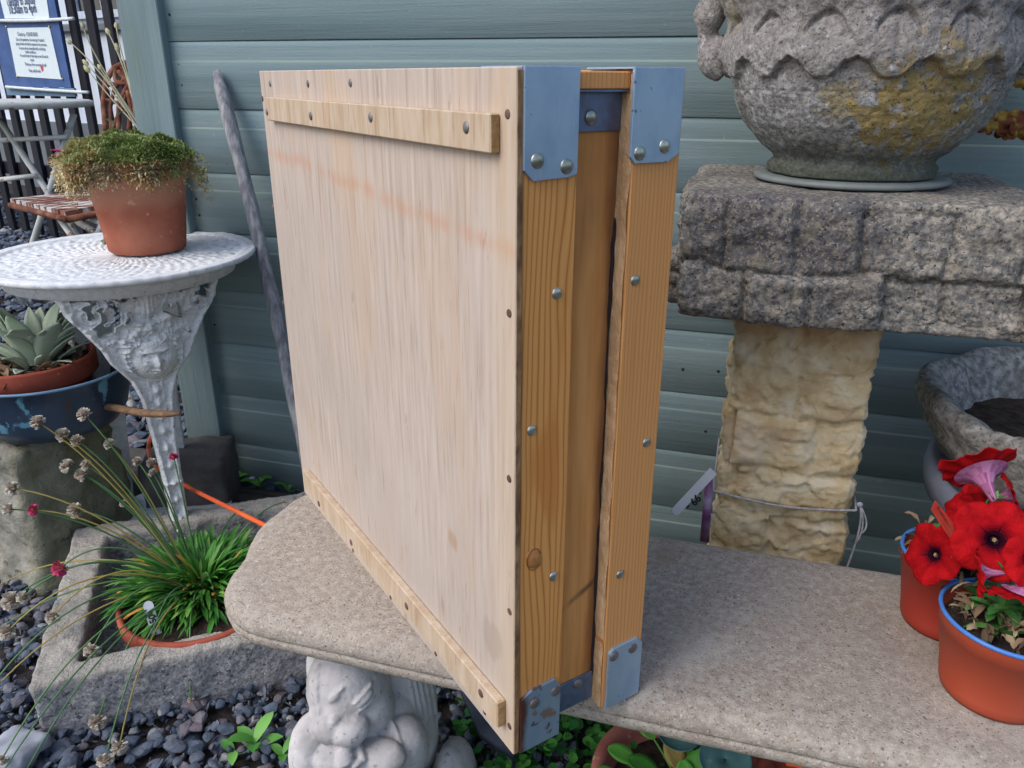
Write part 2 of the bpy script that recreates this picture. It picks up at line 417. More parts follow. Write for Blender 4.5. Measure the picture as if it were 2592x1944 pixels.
# ------------------------------------------------------------------ shed
m_shed = mat('shed_boards', [(0, s(116, 135, 139)), (.5, s(126, 146, 150)), (1, s(137, 155, 157))], scale=3.2, detail=8, stretch=(.35, 1, 9), rough=.88, spec=.12,
             layers=[dict(scale=1.6, detail=4, stretch=(.5, 1, 4), lo=.45, hi=.75, col=s(136, 148, 144), fac=.45),
                     dict(scale=14, detail=8, stretch=(.15, 1, 9), lo=.56, hi=.72, col=s(98, 114, 112), fac=.4), dict(scale=2.2, detail=8, stretch=(1, 1, 1.4), lo=.56, hi=.72, col=s(112, 124, 116), fac=.4), dict(vor=16, lo=.01, hi=.035, keep=.93, stretch=(1, 1, 1), col=s(66, 66, 58), fac=.8), dict(scale=120, detail=4, lo=.66, hi=.72, col=s(156, 168, 164), fac=.4),
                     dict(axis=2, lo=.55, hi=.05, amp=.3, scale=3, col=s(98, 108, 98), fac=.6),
                     dict(vor=2.6, lo=.0, hi=.05, keep=.55, col=s(92, 100, 88), fac=.6, stretch=(1, 1, 1.6))],
             bump=[(40, (.08, 1, 3), .002, .5), (420, (.3, 1, 1), .001, .5)], rnoise=.2)
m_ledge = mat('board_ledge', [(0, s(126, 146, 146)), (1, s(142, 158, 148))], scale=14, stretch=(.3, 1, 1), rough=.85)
m_trimw = mat('shed_trim', [(0, s(104, 124, 128)), (1, s(126, 145, 148))], scale=4, detail=8, stretch=(6, 6, .5), rough=.8,
              layers=[dict(scale=8, stretch=(3, 3, .4), lo=.55, hi=.75, col=s(112, 126, 112), fac=.5), dict(axis=2, lo=.3, hi=.0, amp=.2, scale=6, col=s(96, 108, 90), fac=.5)],
              bump=[(40, (3, 3, .15), .004, .5)])
m_dark = flat('dark_gap', s(28, 30, 30), .9)
m_nail = flat('nail_hole', s(48, 42, 38), .7)
shed = thing('garden_shed', 'grey green painted timber shed wall of overlapping boards behind the bench', 'shed', (-1.174, 0, 0))
gl = G(); gf = G()
X0, X1 = -1.09, 1.7
for k in range(-7, 8):
    zt = .961-.12*k; zb = zt-.12
    if k == 7: zb = .01
    g = G(); rr = random.random()
    prof = [(.010, zt+.003), (.0018, zt-.001), (.0013, zt-.010), (.0011, zt-.020), (.0010, zt-.028), (.0009, zt-.0325), (.0002, zt-.0345), (0, zt-.0360), (0, zb+.0022), (.0010, zb+.0012), (.010, zb+.0012)]
    n = 60; xs = np.linspace(X0, X1, n+1)
    V = np.array([[(xx, yy, zz) for xx in xs] for (yy, zz) in prof]); V[..., 1] -= .0010*vn(V*np.array([1.3, 0, 3])+k*7.7); V[..., 2] += .0012*vn(V*np.array([2., 0, 0])+k*3.3)
    idx = np.arange(V.shape[0]*V.shape[1]).reshape(V.shape[:2])
    F = np.stack([idx[:-1, :-1], idx[1:, :-1], idx[1:, 1:], idx[:-1, 1:]], -1)
    g.add(V.reshape(-1, 3), [tuple(a) for i, row in enumerate(F) if i not in (5, 6) for a in row], rr)
    gg = G(); gg.add(V.reshape(-1, 3), [tuple(a) for i, row in enumerate(F) if i in (5, 6) for a in row], rr)
    if not gl.v: BO = []
    gl.add(V.reshape(-1, 3), [tuple(a) for i, row in enumerate(F) if i not in (5, 6) for a in row], rr)
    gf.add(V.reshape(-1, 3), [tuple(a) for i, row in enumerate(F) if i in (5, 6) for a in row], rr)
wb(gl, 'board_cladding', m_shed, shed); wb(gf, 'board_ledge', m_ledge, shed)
g = G(); g.box((-1.15, .0125, .01), (X1, .08, 1.85)); wb(g, 'wall_frame', m_dark, shed)
g = G(); g.box((-1.174, -.019, .012), (-1.083, .010, 1.85), .002)
g.box((-1.1735, .0105, .012), (-1.155, 1.6, 1.85)); wb(g, 'corner_trim', m_trimw, shed, smooth=False)
g = G(); g.box((-1.16, .02, 1.85), (X1, 1.6, 1.9)); wb(g, 'roof_board', m_dark, shed)
for (px, py) in ((429, 37), (453, 163), (461, 216), (497, 504), (505, 545), (543, 822), (551, 965), (1700+28, 935), (1786, 1092), (1818, 940), (1772, 1248)):
    P = aw(px, py, .0); g = G(); dome(g, P, (0, -1, 0), .0028, .3); wb(g, 'nail', m_nail, shed)
# timbers and stone lying in front of the wall foot
m_sleeper = mat('weathered_timber', [(0, s(58, 54, 50)), (1, s(120, 110, 100))], scale=6, stretch=(.5, 5, 5), rough=.9, bump=[(30, (.2, 3, 3), .01, .7)])
g = cubegrid((-1.07, -.085, -.01), (-.5, -.025, .03), .012, .004, lambda P, N: N*(fbm(P*np.array([8, 40, 40]), 3)*.002)[..., None])
o = weld(g.build('timber_sleeper', m_sleeper)); tag(o, 'weathered timber edging laid along the foot of the shed wall', 'timber')

# ------------------------------------------------------------------ palings, cottage and sign beyond the shed corner
m_black = mat('black_stained_wood', [(0, s(12, 13, 20)), (1, s(32, 33, 44))], scale=20, stretch=(3, 3, .3), rough=.6, bump=[(50, (3, 3, .2), .004, .5)])
e_f = np.array([.970, -.243, 0]); n_f = np.array([-.243, -.970, 0]); F0 = az(176, 609, 0)
fence = thing('picket_fence', 'tall black paling fence standing behind the rusty bistro chair', 'fence', tuple(F0))
ang = math.atan2(e_f[1], e_f[0])
for i in range(-16, 17):
    g = G(); c = F0+e_f*(i*.146+.05*0)
    M = Matrix.Translation(Vector(c))@Matrix.Rotation(ang+random.uniform(-.03, .03), 4, 'Z')@Matrix.Rotation(random.uniform(-.006, .006), 4, 'Y')
    g.box((-.031, -.012, .0), (.031, .012, 1.9), .003, M=M); wb(g, 'paling', m_black, fence, smooth=False)
for z in (.35, 1.35):
    g = G(); M = Matrix.Translation(Vector(F0))@Matrix.Rotation(ang, 4, 'Z'); g.box((-2.4, .013, z), (2.4, .05, z+.07), M=M); wb(g, 'rail', m_black, fence, smooth=False)
m_render = mat('cottage_render', [(0, s(206, 216, 232)), (1, s(226, 234, 244))], scale=5, rough=.9, bump=[(60, (1, 1, 1), .01, .3)])
m_plinth = flat('cottage_stone', s(110, 116, 122), .9, sc=6)
m_glass = mat('window_glass', [(0, s(16, 22, 34)), (1, s(34, 44, 60))], scale=3, rough=.12, spec=.6)
m_frame = flat('white_frame', s(196, 206, 216), .5)
B0 = F0-n_f*1.3
cot = thing('cottage', 'pale rendered building with small windows seen through the black palings', 'building', tuple(B0))
MB = Matrix.Translation(Vector(B0))@Matrix.Rotation(ang, 4, 'Z')
g = G(); g.box((-5, 0, .55), (5, 3, 3.2), M=MB); wb(g, 'wall', m_render, cot, smooth=False)
g = G(); g.box((-5, -.03, 0), (5, 2.9, .549), M=MB); wb(g, 'plinth', m_plinth, cot, smooth=False)
g = G(); g.box((-5, -.05, 1.21), (5, -.001, 1.27), .01, M=MB); wb(g, 'string_course', m_plinth, cot, smooth=False)
for (xa, xb, za, zb) in ((.12, .42, .93, 1.1), (.75, 1.1, .8, 1.12), (.2, .8, 1.36, 1.9), (-1.5, -.9, 1.35, 2.0)):
    g = G()
    for (a_, b_, c_, d_) in ((xa-.04, xb+.04, zb, zb+.04), (xa-.06, xb+.06, za-.05, za), (xa-.04, xa, za, zb), (xb, xb+.04, za, zb), ((xa+xb)/2-.01, (xa+xb)/2+.01, za, zb)):
        g.box((a_, -.03, c_), (b_, .0-.002, d_), M=MB)
    fr = wb(g, 'window', m_frame, cot, smooth=False)
    g = G(); g.box((xa, -.012, za), (xb, -.003, zb), M=MB); wb(g, 'pane', m_glass, fr, smooth=False)

m_board = mat('sign_blue', [(0, s(52, 80, 130)), (1, s(70, 98, 148))], scale=12, rough=.6)
m_board2 = mat('sign_lower', [(0, s(92, 122, 150)), (1, s(112, 140, 164))], scale=12, rough=.6)
m_paper = flat('notice_paper', s(214, 226, 228), .7, v=.03)
m_ink = flat('ink', s(70, 84, 120), .7)
m_inkr = flat('red_ink', s(200, 70, 90), .7)
m_brass = flat('brass_pin', s(190, 170, 110), .4, metal=.6)
m_strap = flat('white_strap', s(210, 216, 216), .5)
S0 = F0+n_f*.05
sg = thing('notice_board', 'blue notice board with white printed opening notices strapped to the palings', 'sign', tuple(ap(60, 150, S0, n_f)))
def fp(px, py, o=0): return ap(px, py, S0+n_f*o, n_f)
def fz(px, py): P = fp(px, py); return (P-F0)@e_f, P[2]
xr, zt_ = fz(180, 222); xl = xr-.62
MS = plane_M(S0-np.array([0, 0, S0[2]]), e_f, (0, 0, 1))
g = G(); g.box((xl, zt_, -.012), (xr, 1.62, 0), M=MS); wb(g, 'board', m_board, sg, smooth=False)
_, zl_ = fz(190, 245); g = G(); g.box((xl, zl_, -.014), (xr+.02, zt_-.002, -.001), M=MS); wb(g, 'lower_board', m_board2, sg, smooth=False)
def sheet(c4):
    P = [fp(*c, .003) for c in c4]; Q = [p-n_f*.002 for p in P]; g = G(); g.add(P+Q, [(0, 1, 2, 3), (7, 6, 5, 4), (0, 4, 5, 1), (1, 5, 6, 2), (2, 6, 7, 3), (3, 7, 4, 0)], .5); return g, P
g, P1 = sheet([(12, 47), (125, 47), (108, -70), (-16, -70)])
pa = wb(g, 'notice_paper', m_paper, sg, smooth=False)
def wtext(body, size, m_, par, c, M0, xs=1.0, **k):
    M = M0.copy(); M.translation = Vector([float(a) for a in c])-sg.location
    M = M@Matrix.Diagonal((xs, 1, 1, 1)); return text(body, size, m_, par, 'lettering', M, **k)
MT = plane_M((0, 0, 0), e_f, (0.03, 0, 1))
wtext('Tuesday to Sunday', .058, m_ink, pa, fp(53, 12, .005), MT, .60, bold=.0008)
wtext('10:30am to 4pm', .062, m_ink, pa, fp(58, 33, .005), MT, .62, bold=.001)
g, P2 = sheet([(42, 193), (155, 201), (125, 69), (18, 71)])
pb = wb(g, 'notice_paper', m_paper, sg, smooth=False)
d1 = np.array(P2[1])-np.array(P2[0]); MT2 = plane_M((0, 0, 0), d1, (0, 0, 1))
for (b_, x_, y_, sz) in (('Closed up - PLEASE READ', 70, 89, .026), ('Due to the pandemic, the wearing of masks &', 76, 102, .021), ('giving of hands will still be required on the premises,', 79, 113, .020),
                     ('to ensure those vulnerable with underlying', 81, 124, .021), ('health conditions.', 78, 133, .021), ('You could keep to the steps as we all made &', 86, 143, .021), ('sound.', 82, 153, .021),
                     ('Thank you from everyone & staff', 90, 165, .022), ('Keep safe & well', 88, 181, .024)):
    wtext(b_, sz, m_ink, pb, fp(x_, y_+2, .005), MT2, .66, bold=.0003)
wtext('♥', .03, m_inkr, pb, fp(107, 179, .005), MT2, .7)
for (px, py) in ((15, 68), (124, 68), (43, 194), (157, 200)):
    g = G(); dome(g, fp(px, py, .004), n_f, .006); wb(g, 'pin', m_brass, sg)
for (a_, b_, c_) in (((-10, 52), (90, 54), (186, 47)), ((16, 220), (120, 229), (224, 234))):
    pts = []
    for t in np.linspace(0, 1, 14):
        q = (1-t)**2*np.array(a_)+2*t*(1-t)*np.array(b_)+t*t*np.array(c_); pts.append(fp(q[0], q[1], .012))
    g = G(); g.tube(pts, .009, 6); wb(g, 'strap', m_strap, sg)

# ------------------------------------------------------------------ bistro table, rusty chair, rusty iron ornament
m_wpaint = mat('chipped_white_paint', [(0, s(178, 180, 176)), (1, s(208, 208, 200))], scale=14, rough=.55, layers=[dict(scale=26, detail=6, lo=.6, hi=.66, col=s(122, 84, 62), fac=.8)], bump=[(60, (1, 1, 1), .002, .4)])
m_rustpaint = mat('rusty_white_slats', [(0, s(112, 66, 52)), (1, s(140, 92, 74))], scale=20, rough=.8, layers=[dict(scale=7, stretch=(.4, 3, 1), lo=.46, hi=.56, col=s(200, 196, 190), fac=.9)], bump=[(60, (1, 1, 1), .003, .5)])
m_rust = mat('rusty_iron', [(0, s(78, 48, 38)), (.6, s(118, 72, 54)), (1, s(146, 110, 88))], scale=24, rough=.9, bump=[(80, (1, 1, 1), .002, .6)])
def bar(g, a_, b_, r_=.009, fl=1.0, n=8): g.tube([a_, (np.array(a_)+b_)/2, b_], r_, n, flatten=fl)
Tc = ad(28, 262, 3.0); Tg = (Tc[0], Tc[1], 0)
bt = thing('bistro_table', 'round folding table with chipped cream paint below the notice board', 'table', Tg)
g = G(); g.lathe([(0.001, .012), (.27, .012), (.283, .009), (.287, 0), (.283, -.012), (.27, -.014), (.265, -.008), (.001, -.008)], 56, c=Tc); wb(g, 'tabletop', m_wpaint, bt)
for (A, B) in (((0, 305), (211, 621)), ((187, 289), (66, 668)), ((-20, 650), (64, 772)), ((2, 355), (170, 347)), ((0, 455), (92, 444)), ((40, 738), (82, 726))):
    D0, D1 = 3.0, 2.95
    if A == (-20, 650): D0, D1 = 3.0, 3.08
    g = G(); bar(g, ad(*A, D0), ad(*B, D1), .012 if A[1] < 400 and B[1] > 500 or A[1] == 650 else .009); wb(g, 'leg' if A[1] in (305, 289, 650) else 'crossbar', m_wpaint, bt)
fc = thing('folding_chair', 'folding garden chair with rusty flaking slatted seat behind the terracotta pot', 'chair', tuple(ad(200, 620, 2.7)*np.array([1, 1, 0])))
Q = [ad(25, 508, 2.75), ad(168, 543, 2.45), ad(330, 512, 2.55), ad(230, 486, 2.95)]
g = G()
for i in range(9):
    t0, t1 = i/9+.01, (i+1)/9-.02
    L0 = Q[0]*(1-t0)+Q[1]*t0; L1 = Q[0]*(1-t1)+Q[1]*t1; R0 = Q[3]*(1-t0)+Q[2]*t0; R1 = Q[3]*(1-t1)+Q[2]*t1
    mid = lambda a_, b_: (a_+b_)/2+np.array([0, 0, -.0])
    T = np.array([0, 0, .008]); pts = [L0, L1, R1, R0]
    g.add([p+T for p in pts]+[p-T for p in pts], [(0, 1, 2, 3), (7, 6, 5, 4), (0, 4, 5, 1), (1, 5, 6, 2), (2, 6, 7, 3), (3, 7, 4, 0)])
wb(g, 'slatted_seat', m_rustpaint, fc, smooth=False)
g = G(); bar(g, Q[0]-[0, 0, .016], Q[1]-[0, 0, .016], .011); bar(g, Q[1]-[0, 0, .016], Q[2]-[0, 0, .016], .011); wb(g, 'seat_frame', m_rust, fc)
for (A, B, D0, D1) in (((145, 545), (212, 640), 2.6, 2.5), ((190, 535), (262, 566), 2.6, 2.5), ((262, 566), (215, 650), 2.5, 2.6), ((282, 905), (336, 1032), 2.25, 2.15), ((175, 548), (292, 620), 2.7, 2.6)):
    g = G(); bar(g, ad(*A, D0), ad(*B, D1), .011); wb(g, 'leg', m_wpaint, fc)
orn = thing('iron_ornament', 'rusty wrought iron scroll ornament behind the dried seed stalks', 'ornament', tuple(ad(320, 330, 2.4)*np.array([1, 1, 0])))
def D24(px, py, D=2.4): return ad(px, py, D)
for (pts, r_) in (([(268, 330), (262, 260), (270, 200), (290, 172), (320, 158), (348, 165)], .009), ([(282, 330), (280, 270), (290, 225), (305, 205)], .006), ([(300, 330), (302, 260), (325, 215), (350, 220)], .008), ([(326, 330), (332, 270), (322, 230)], .007), ([(348, 330), (342, 270), (330, 215), (300, 180)], .008), ([(262, 215), (300, 212), (350, 212)], .007), ([(262, 250), (300, 262), (355, 300)], .006), ([(283, 330), (310, 270), (318, 240)], .006)):
    P = np.array([D24(*p) for p in pts]); t = np.linspace(0, len(P)-1, len(P)*4); PP = np.stack([np.interp(t, range(len(P)), P[:, k]) for k in range(3)], -1)
    g = G(); g.tube(PP, r_, 7); wb(g, 'scroll_bar', m_rust, orn)
for (cx, cy, rx, ry) in ((303, 190, 12, 22), (334, 184, 16, 24)):
    P = [D24(cx+rx*math.cos(a_), cy+ry*math.sin(a_)) for a_ in np.linspace(0, 6.4, 24)]; g = G(); g.tube(P, .007, 7); wb(g, 'ring', m_rust, orn)
g = G(); g.ell(D24(334, 184, 2.41), (.018, .008, .026), n=10); wb(g, 'shell', flat('pale_shell', s(190, 170, 150), .6), orn)
for P_, z1 in (((300, 330), 0), ((262, 330), 0), ((345, 330), 0)):
    a_ = D24(*P_); g = G(); g.tube([a_, a_*np.array([1, 1, .5]), a_*np.array([1, 1, 0])], .009, 7); wb(g, 'leg', m_rust, orn)

# ================================================================== WOODEN CASE
BA = rad(49.235); BC = np.array([-.1418, -.8736, .357]); BL, BH = .5428, .5484; T1, T2, T3 = .0493, .0956, .1414; CH = .0135
case = thing('wooden_case', 'tall pale wooden case with blue grey metal corner plates standing on the stone bench', 'case', BC, BA)
eX = np.array([math.cos(BA), math.sin(BA), 0]); eY = np.array([-math.sin(BA), math.cos(BA), 0])
def loc(P): P = np.asarray(P)-BC; return np.array([P@eX, P@eY, P[2]])
def panel_pt(px, py, off=0): return loc(ap(px, py, BC+eX*off, eX))
def end_pt(px, py, off=0): return loc(ap(px, py, BC+eY*off, eY))
m_ply = mat('plywood', [(0, s(166, 149, 134)), (.35, s(181, 165, 151)), (.65, s(187, 172, 159)), (1, s(196, 181, 169))], scale=170, detail=7, stretch=(1, 1, .06), rough=.72, spec=.25,
            layers=[dict(scale=4.0, detail=5, lo=.42, hi=.66, col=s(188, 174, 164), fac=.6), dict(scale=6, detail=6, stretch=(1, 1, .5), lo=.52, hi=.75, col=s(198, 168, 134), fac=.5), dict(scale=16, detail=7, stretch=(1, 1, .16), lo=.5, hi=.72, col=s(186, 160, 136), fac=.45, dist=.8), dict(scale=2.2, detail=5, lo=.5, hi=.68, col=s(170, 158, 148), fac=.5), dict(scale=34, detail=5, stretch=(1, 2.2, .5), lo=.665, hi=.70, col=s(132, 112, 96), fac=.35),  dict(at=(0, .10, .16, .004), amp=.05, soft=.008, scale=14, stretch=(1, 1.6, .5), col=s(166, 130, 92), fac=.5), dict(at=(0, .03, .10, .01), amp=.06, soft=.01, scale=20, stretch=(1, 2, .4), col=s(158, 142, 130), fac=.6),
                    dict(scale=330, detail=3, stretch=(1, 1, .05), lo=.61, hi=.69, col=s(156, 122, 94), fac=.42), dict(scale=110, detail=4, stretch=(1, 1, .10), lo=.64, hi=.74, col=s(166, 130, 100), fac=.5),
                    dict(seg=(1, 2, 0.02, .437, .05, .012), col=s(190, 138, 106), fac=.45),
                    dict(scale=30, detail=5, stretch=(1, 1, .25), lo=.66, hi=.74, col=s(150, 118, 90), fac=.45),
                    dict(axis=2, lo=.12, hi=-.06, amp=.14, scale=7, col=s(178, 156, 134), fac=.55),
                    dict(axis=1, lo=.06, hi=.02, amp=.02, scale=20, stretch=(1, 1, .3), col=s(200, 176, 140), fac=.3)],
            bump=[(130, (1, 1, .06), .0008, .6)])
m_plyedge = mat('plywood_edge', [(0, s(104, 78, 56)), (1, s(168, 134, 98))], scale=120, detail=6, stretch=(1, 1, .5), rough=.9, bump=[(300, (1, 1, .4), .002, .9)],
                layers=[dict(scale=14, lo=.5, hi=.7, col=s(82, 60, 48), fac=.6)])
def pine(name, a_, b_, c_, scale=20.0, dist=4.0, lay=(), off=0):
    return mat(name, [(0, c_), (.10, b_), (.30, a_), (.72, a_), (.93, b_), (1, c_)], wave=dict(scale=scale, dist=dist, stretch=(1.9, .3, .30), dir='X', prof='SAW', ds=.35), scale=7, vary=.07, detail=6, stretch=(1, 1, .12),
               rough=.5, spec=.35, layers=[dict(scale=160, detail=4, stretch=(1, 1, .05), lo=.5, hi=.75, col=c_, fac=.22)]+list(lay), bump=[(180, (1, 1, .05), .0006, .5)], rnoise=.2)
m_pine1 = pine('pine_front', s(222, 156, 86), s(208, 138, 70), s(172, 102, 48), 30, 20.0,
               [dict(axis=2, lo=.20, hi=.02, amp=.1, scale=9, col=s(168, 112, 54), fac=.55), dict(vor=9, lo=.02, hi=.10, keep=.97, stretch=(1, 1, .45), col=s(150, 96, 50), fac=.4),
                dict(scale=5, detail=2, stretch=(5, 1, .8), lo=.62, hi=.7, col=s(196, 120, 54), fac=.6)])
m_pine2 = pine('pine_rear', s(218, 154, 92), s(210, 144, 82), s(190, 124, 66), 46, 9.0, [dict(axis=2, lo=.12, hi=.0, amp=.1, scale=9, col=s(172, 118, 62), fac=.45)])
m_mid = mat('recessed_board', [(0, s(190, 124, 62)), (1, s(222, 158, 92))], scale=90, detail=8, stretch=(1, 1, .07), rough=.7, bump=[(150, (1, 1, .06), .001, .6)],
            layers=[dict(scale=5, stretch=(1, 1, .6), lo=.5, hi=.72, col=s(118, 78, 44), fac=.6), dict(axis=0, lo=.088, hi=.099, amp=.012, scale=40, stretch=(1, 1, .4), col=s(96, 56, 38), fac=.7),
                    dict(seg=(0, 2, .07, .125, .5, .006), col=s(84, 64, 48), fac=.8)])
m_side = mat('rough_sawn', [(0, s(184, 146, 106)), (1, s(220, 186, 144))], scale=60, detail=6, rough=.95, bump=[(220, (1, 1, .5), .003, .9)],
             layers=[dict(axis=1, lo=.020, hi=.030, amp=.012, scale=50, stretch=(1, 1, .5), col=s(70, 46, 40), fac=.75)])
m_black_seam = flat('seam', s(48, 34, 34), .95)
def steel(name, c1, c2, rust=.0, extra=()):
    return mat(name, [(0, c1), (1, c2)], scale=9, detail=6, stretch=(1, 1, .6), rough=.42, metal=.55, spec=.5, rnoise=.2, bump=[(300, (1, 1, 1), .0004, .3)],
               layers=[dict(scale=110, detail=3, lo=.70, hi=.74, col=s(60, 50, 56), fac=.7), dict(scale=60, detail=8, lo=.4, hi=.7, stretch=(1, 1, .6), col=s(126, 150, 186), fac=.35), dict(scale=300, detail=2, stretch=(1, 1, .08), lo=.66, hi=.70, col=s(190, 198, 208), fac=.35), dict(scale=12, lo=.55, hi=.7, col=s(176, 188, 200), fac=.45)]+list(extra))
m_plate = steel('galvanised_plate', s(154, 178, 200), s(172, 194, 212))
m_plater = steel('rusting_plate', s(140, 158, 180), s(162, 176, 192), extra=[dict(axis=0, lo=.0215, hi=.0145, amp=.014, scale=60, stretch=(1, 1, .5), col=s(104, 52, 38), fac=.95), dict(scale=40, detail=6, lo=.57, hi=.63, col=s(150, 112, 84), fac=.8), dict(scale=90, detail=4, lo=.62, hi=.67, col=s(110, 60, 44), fac=.8)])
m_plated = steel('dark_plate', s(84, 96, 124), s(112, 124, 150), extra=[dict(scale=18, lo=.55, hi=.7, col=s(96, 70, 66), fac=.6)])
m_rivet = mat('rivet_steel', [(0, s(150, 152, 140)), (1, s(196, 196, 182))], scale=30, rough=.32, metal=.85, layers=[dict(scale=90, lo=.62, hi=.7, col=s(110, 104, 92), fac=.6)])
m_nailb = mat('dull_nail', [(0, s(88, 78, 76)), (1, s(140, 134, 130))], scale=60, rough=.5, metal=.6)
m_nailr = mat('rusty_nail', [(0, s(84, 58, 50)), (1, s(118, 96, 86))], scale=60, rough=.8, metal=.2)
PT = .0048
g = G(); g.box((0, -.0004, -.0006), (PT, BL, BH+.001), .0008); pan = g.build('plywood_panel', m_ply, case, smooth=False)
g = G(); g.box((.0006, -.0012, .001), (PT-.0004, -.0003, BH-.001)); g.build('panel_edge', m_plyedge, case, smooth=False)
bw = .020
def member(x0, x1, nm, m_):
    # a shallow four-sided frame with mitred look: two stiles, two rails
    for (lo, hi, q) in (((x0, 0, 0), (x1, bw+.004, BH), 'stile'), ((x0, BL-bw, 0), (x1, BL, BH), 'stile'), ((x0, bw+.0045, BH-bw), (x1, BL-bw-.0005, BH-.0003), 'rail'), ((x0, bw+.0045, .0003), (x1, BL-bw-.0005, bw), 'rail')):
        g = G(); g.box(lo, hi, .0012); g.build(nm+'_'+q, m_, case, smooth=False)
member(PT+.0004, T1, 'front_frame', m_pine1)
# rear frame: the stile has a rough inner side
for (lo, hi, q) in (((T2+.0006, 0, .0), (T3, bw+.004, BH), 'stile'), ((T2, BL-bw, 0), (T3, BL, BH), 'stile'), ((T2, bw+.0045, BH-bw), (T3, BL-bw-.0005, BH-.0003), 'rail'), ((T2, bw+.0045, .0003), (T3, BL-bw-.0005, bw), 'rail')):
    g = G(); g.box(lo, hi, .0012); g.build('rear_frame_'+q, m_pine2, case, smooth=False)
n = 60
zz = np.linspace(.078, BH-.003, n); g = G(); V = []
for z in zz:
    for y_ in np.linspace(.0006, CH+.001, 6): V.append((T2-.0006-.0009*fbm(np.array([z*60, y_*90, 1.]), 3), y_, z))
idx = np.arange(n*6).reshape(n, 6); g.add(V, np.stack([idx[:-1, :-1], idx[1:, :-1], idx[1:, 1:], idx[:-1, 1:]], -1).reshape(-1, 4).tolist(), .5)
z2 = np.linspace(.002, .074, 14); V = [(T2-.0006-.0009*fbm(np.array([z*60, y_*90, 1.]), 3), y_, z) for z in z2 for y_ in np.linspace(.0006, CH+.001, 6)]
idx = np.arange(14*6).reshape(14, 6); g.add(V, np.stack([idx[:-1, :-1], idx[1:, :-1], idx[1:, 1:], idx[:-1, 1:]], -1).reshape(-1, 4).tolist(), .5)
g.build('rough_inner_side', m_side, case)
g = G(); g.box((T1+.0005, CH, .012), (T2-.0008, BL-CH, BH-.0012), .0006); g.build('middle_board', m_mid, case, smooth=False)
g = G(); P = [(T2-.0016+.0009*fbm(np.array([z*70, 0, 3.]), 3), CH-.0006, z) for z in np.linspace(.02, BH-.1, 70)]; g.tube(P, [.0011+.0007*fbm(np.array([z*50, 5., 3.]), 2) for z in np.linspace(.02, BH-.1, 70)], 6); g.build('dark_seam', m_black_seam, case)
# top block bridging the two frames at the corner
g = G(); zc = end_pt(1480, 226, .004)[2]; g.box((T1+.0006, .004, zc), (T2-.001, CH-.0005, BH-.0012), .0008); g.build('corner_block', m_pine2, case, smooth=False)
def plate(poly, nm, m_, y0=-.0013, th=.0012):
    # poly: outline in (x, z) on the end face, counter-clockwise seen from outside
    g = G(); k = len(poly); V = [(x_, y0-th+.0002, z_) for x_, z_ in poly]+[(x_, y0+.0012, z_) for x_, z_ in poly]
    c = np.mean(poly, 0); ins = [(x_+(c[0]-x_)*.02, z_+(c[1]-z_)*.012) for x_, z_ in poly]; V += [(x_, y0-th-.0001, z_) for x_, z_ in ins]
    g.add(V, [tuple(2*k+i for i in range(k))]+[(i, (i+1) % k, 2*k+(i+1) % k, 2*k+i) for i in range(k)]+[(k+i, k+(i+1) % k, (i+1) % k, i) for i in range(k)], .5)
    return g
def ep(px, py): P = end_pt(px, py, -.002); return (P[0], P[2])
def rivets(pts, par, y_, R=.0052, m_=m_rivet, hh=.42):
    for p in pts:
        P = end_pt(p[0], p[1], y_); g = G(); dome(g, (P[0], y_, P[2]), (0, -1, 0), R, hh, 18); g.build('rivet', m_, par)
def pl(name, pts, m_, riv, top=False, bottom=False, x0=None, x1=None, m_r=m_rivet):
    poly = [ep(*p) for p in pts]; g = plate(poly, name, m_)
    if top: g.box((x0, -.0018, BH+.0004), (x1, .05, BH+.0016), .0003)
    if bottom: g.box((x0, -.0018, -.0016), (x1, .03, -.0004))
    o = g.build(name, m_, case, smooth=False); rivets(riv, o, -.0024, m_=m_r); return o
xa, xb = ep(1326, 300)[0], ep(1465, 300)[0]
q1 = ep(1349, 459); q2 = ep(1440, 452); q3 = ep(1459, 436); q0 = ep(1326, 432)
def pl2(name, poly, m_, riv, top=False, m_r=m_rivet, rr=None):
    g = plate(poly, name, m_); x0 = min(p[0] for p in poly); x1 = max(p[0] for p in poly)
    if top: g.box((x0, -.0024, BH+.0002), (x1, .05, BH+.0016), .0003)
    o = g.build(name, m_, case, smooth=False); rivets(riv, o, -.0024, m_=m_r); return o
pl2('corner_plate', [(xa, BH+.0014), (xa, q0[1]), (q1[0], q1[1]), (q2[0]+.0, q1[1]+.0008), (xb, q3[1]-.001), (xb, BH+.0014)], m_plate, [(1360, 407), (1434, 421)], True)
xc, xd = ep(1600, 300)[0], ep(1724, 300)[0]; r0 = ep(1597, 398); r1 = ep(1610, 414); r2 = ep(1690, 409); r3 = ep(1712, 388)
pl2('corner_plate', [(xc, BH+.0014), (xc, r0[1]), (xc+.0045, r1[1]), (r2[0], r1[1]-.0004), (xd, r3[1]), (xd, BH+.0014)], m_plate, [(1619, 388), (1682, 370)], True)
b0 = ep(1322, 1772); b1 = ep(1346, 1745); b2 = ep(1404, 1718); b3 = ep(1423, 1732)
pl2('corner_plate', [(.0058, -.0002), (T1-.0024, -.0002), (T1-.0024, b3[1]), (b2[0], b2[1]), (b1[0], b2[1]-.001), (.0062, b0[1])], m_plater, [(1353, 1780), (1406, 1749)], m_r=m_nailb)
c0 = ep(1541, 1655); c1 = ep(1552, 1643); c2 = ep(1612, 1613); c3 = ep(1622, 1625)
pl2('corner_plate', [(c0[0], -.0002), (T3-.0014, -.0002), (T3-.0014, c3[1]), (c2[0], c2[1]), (c1[0], c2[1]-.0006), (c0[0], c0[1]-.001)], m_plate, [(1554, 1661), (1601, 1641)], m_r=m_nailb)
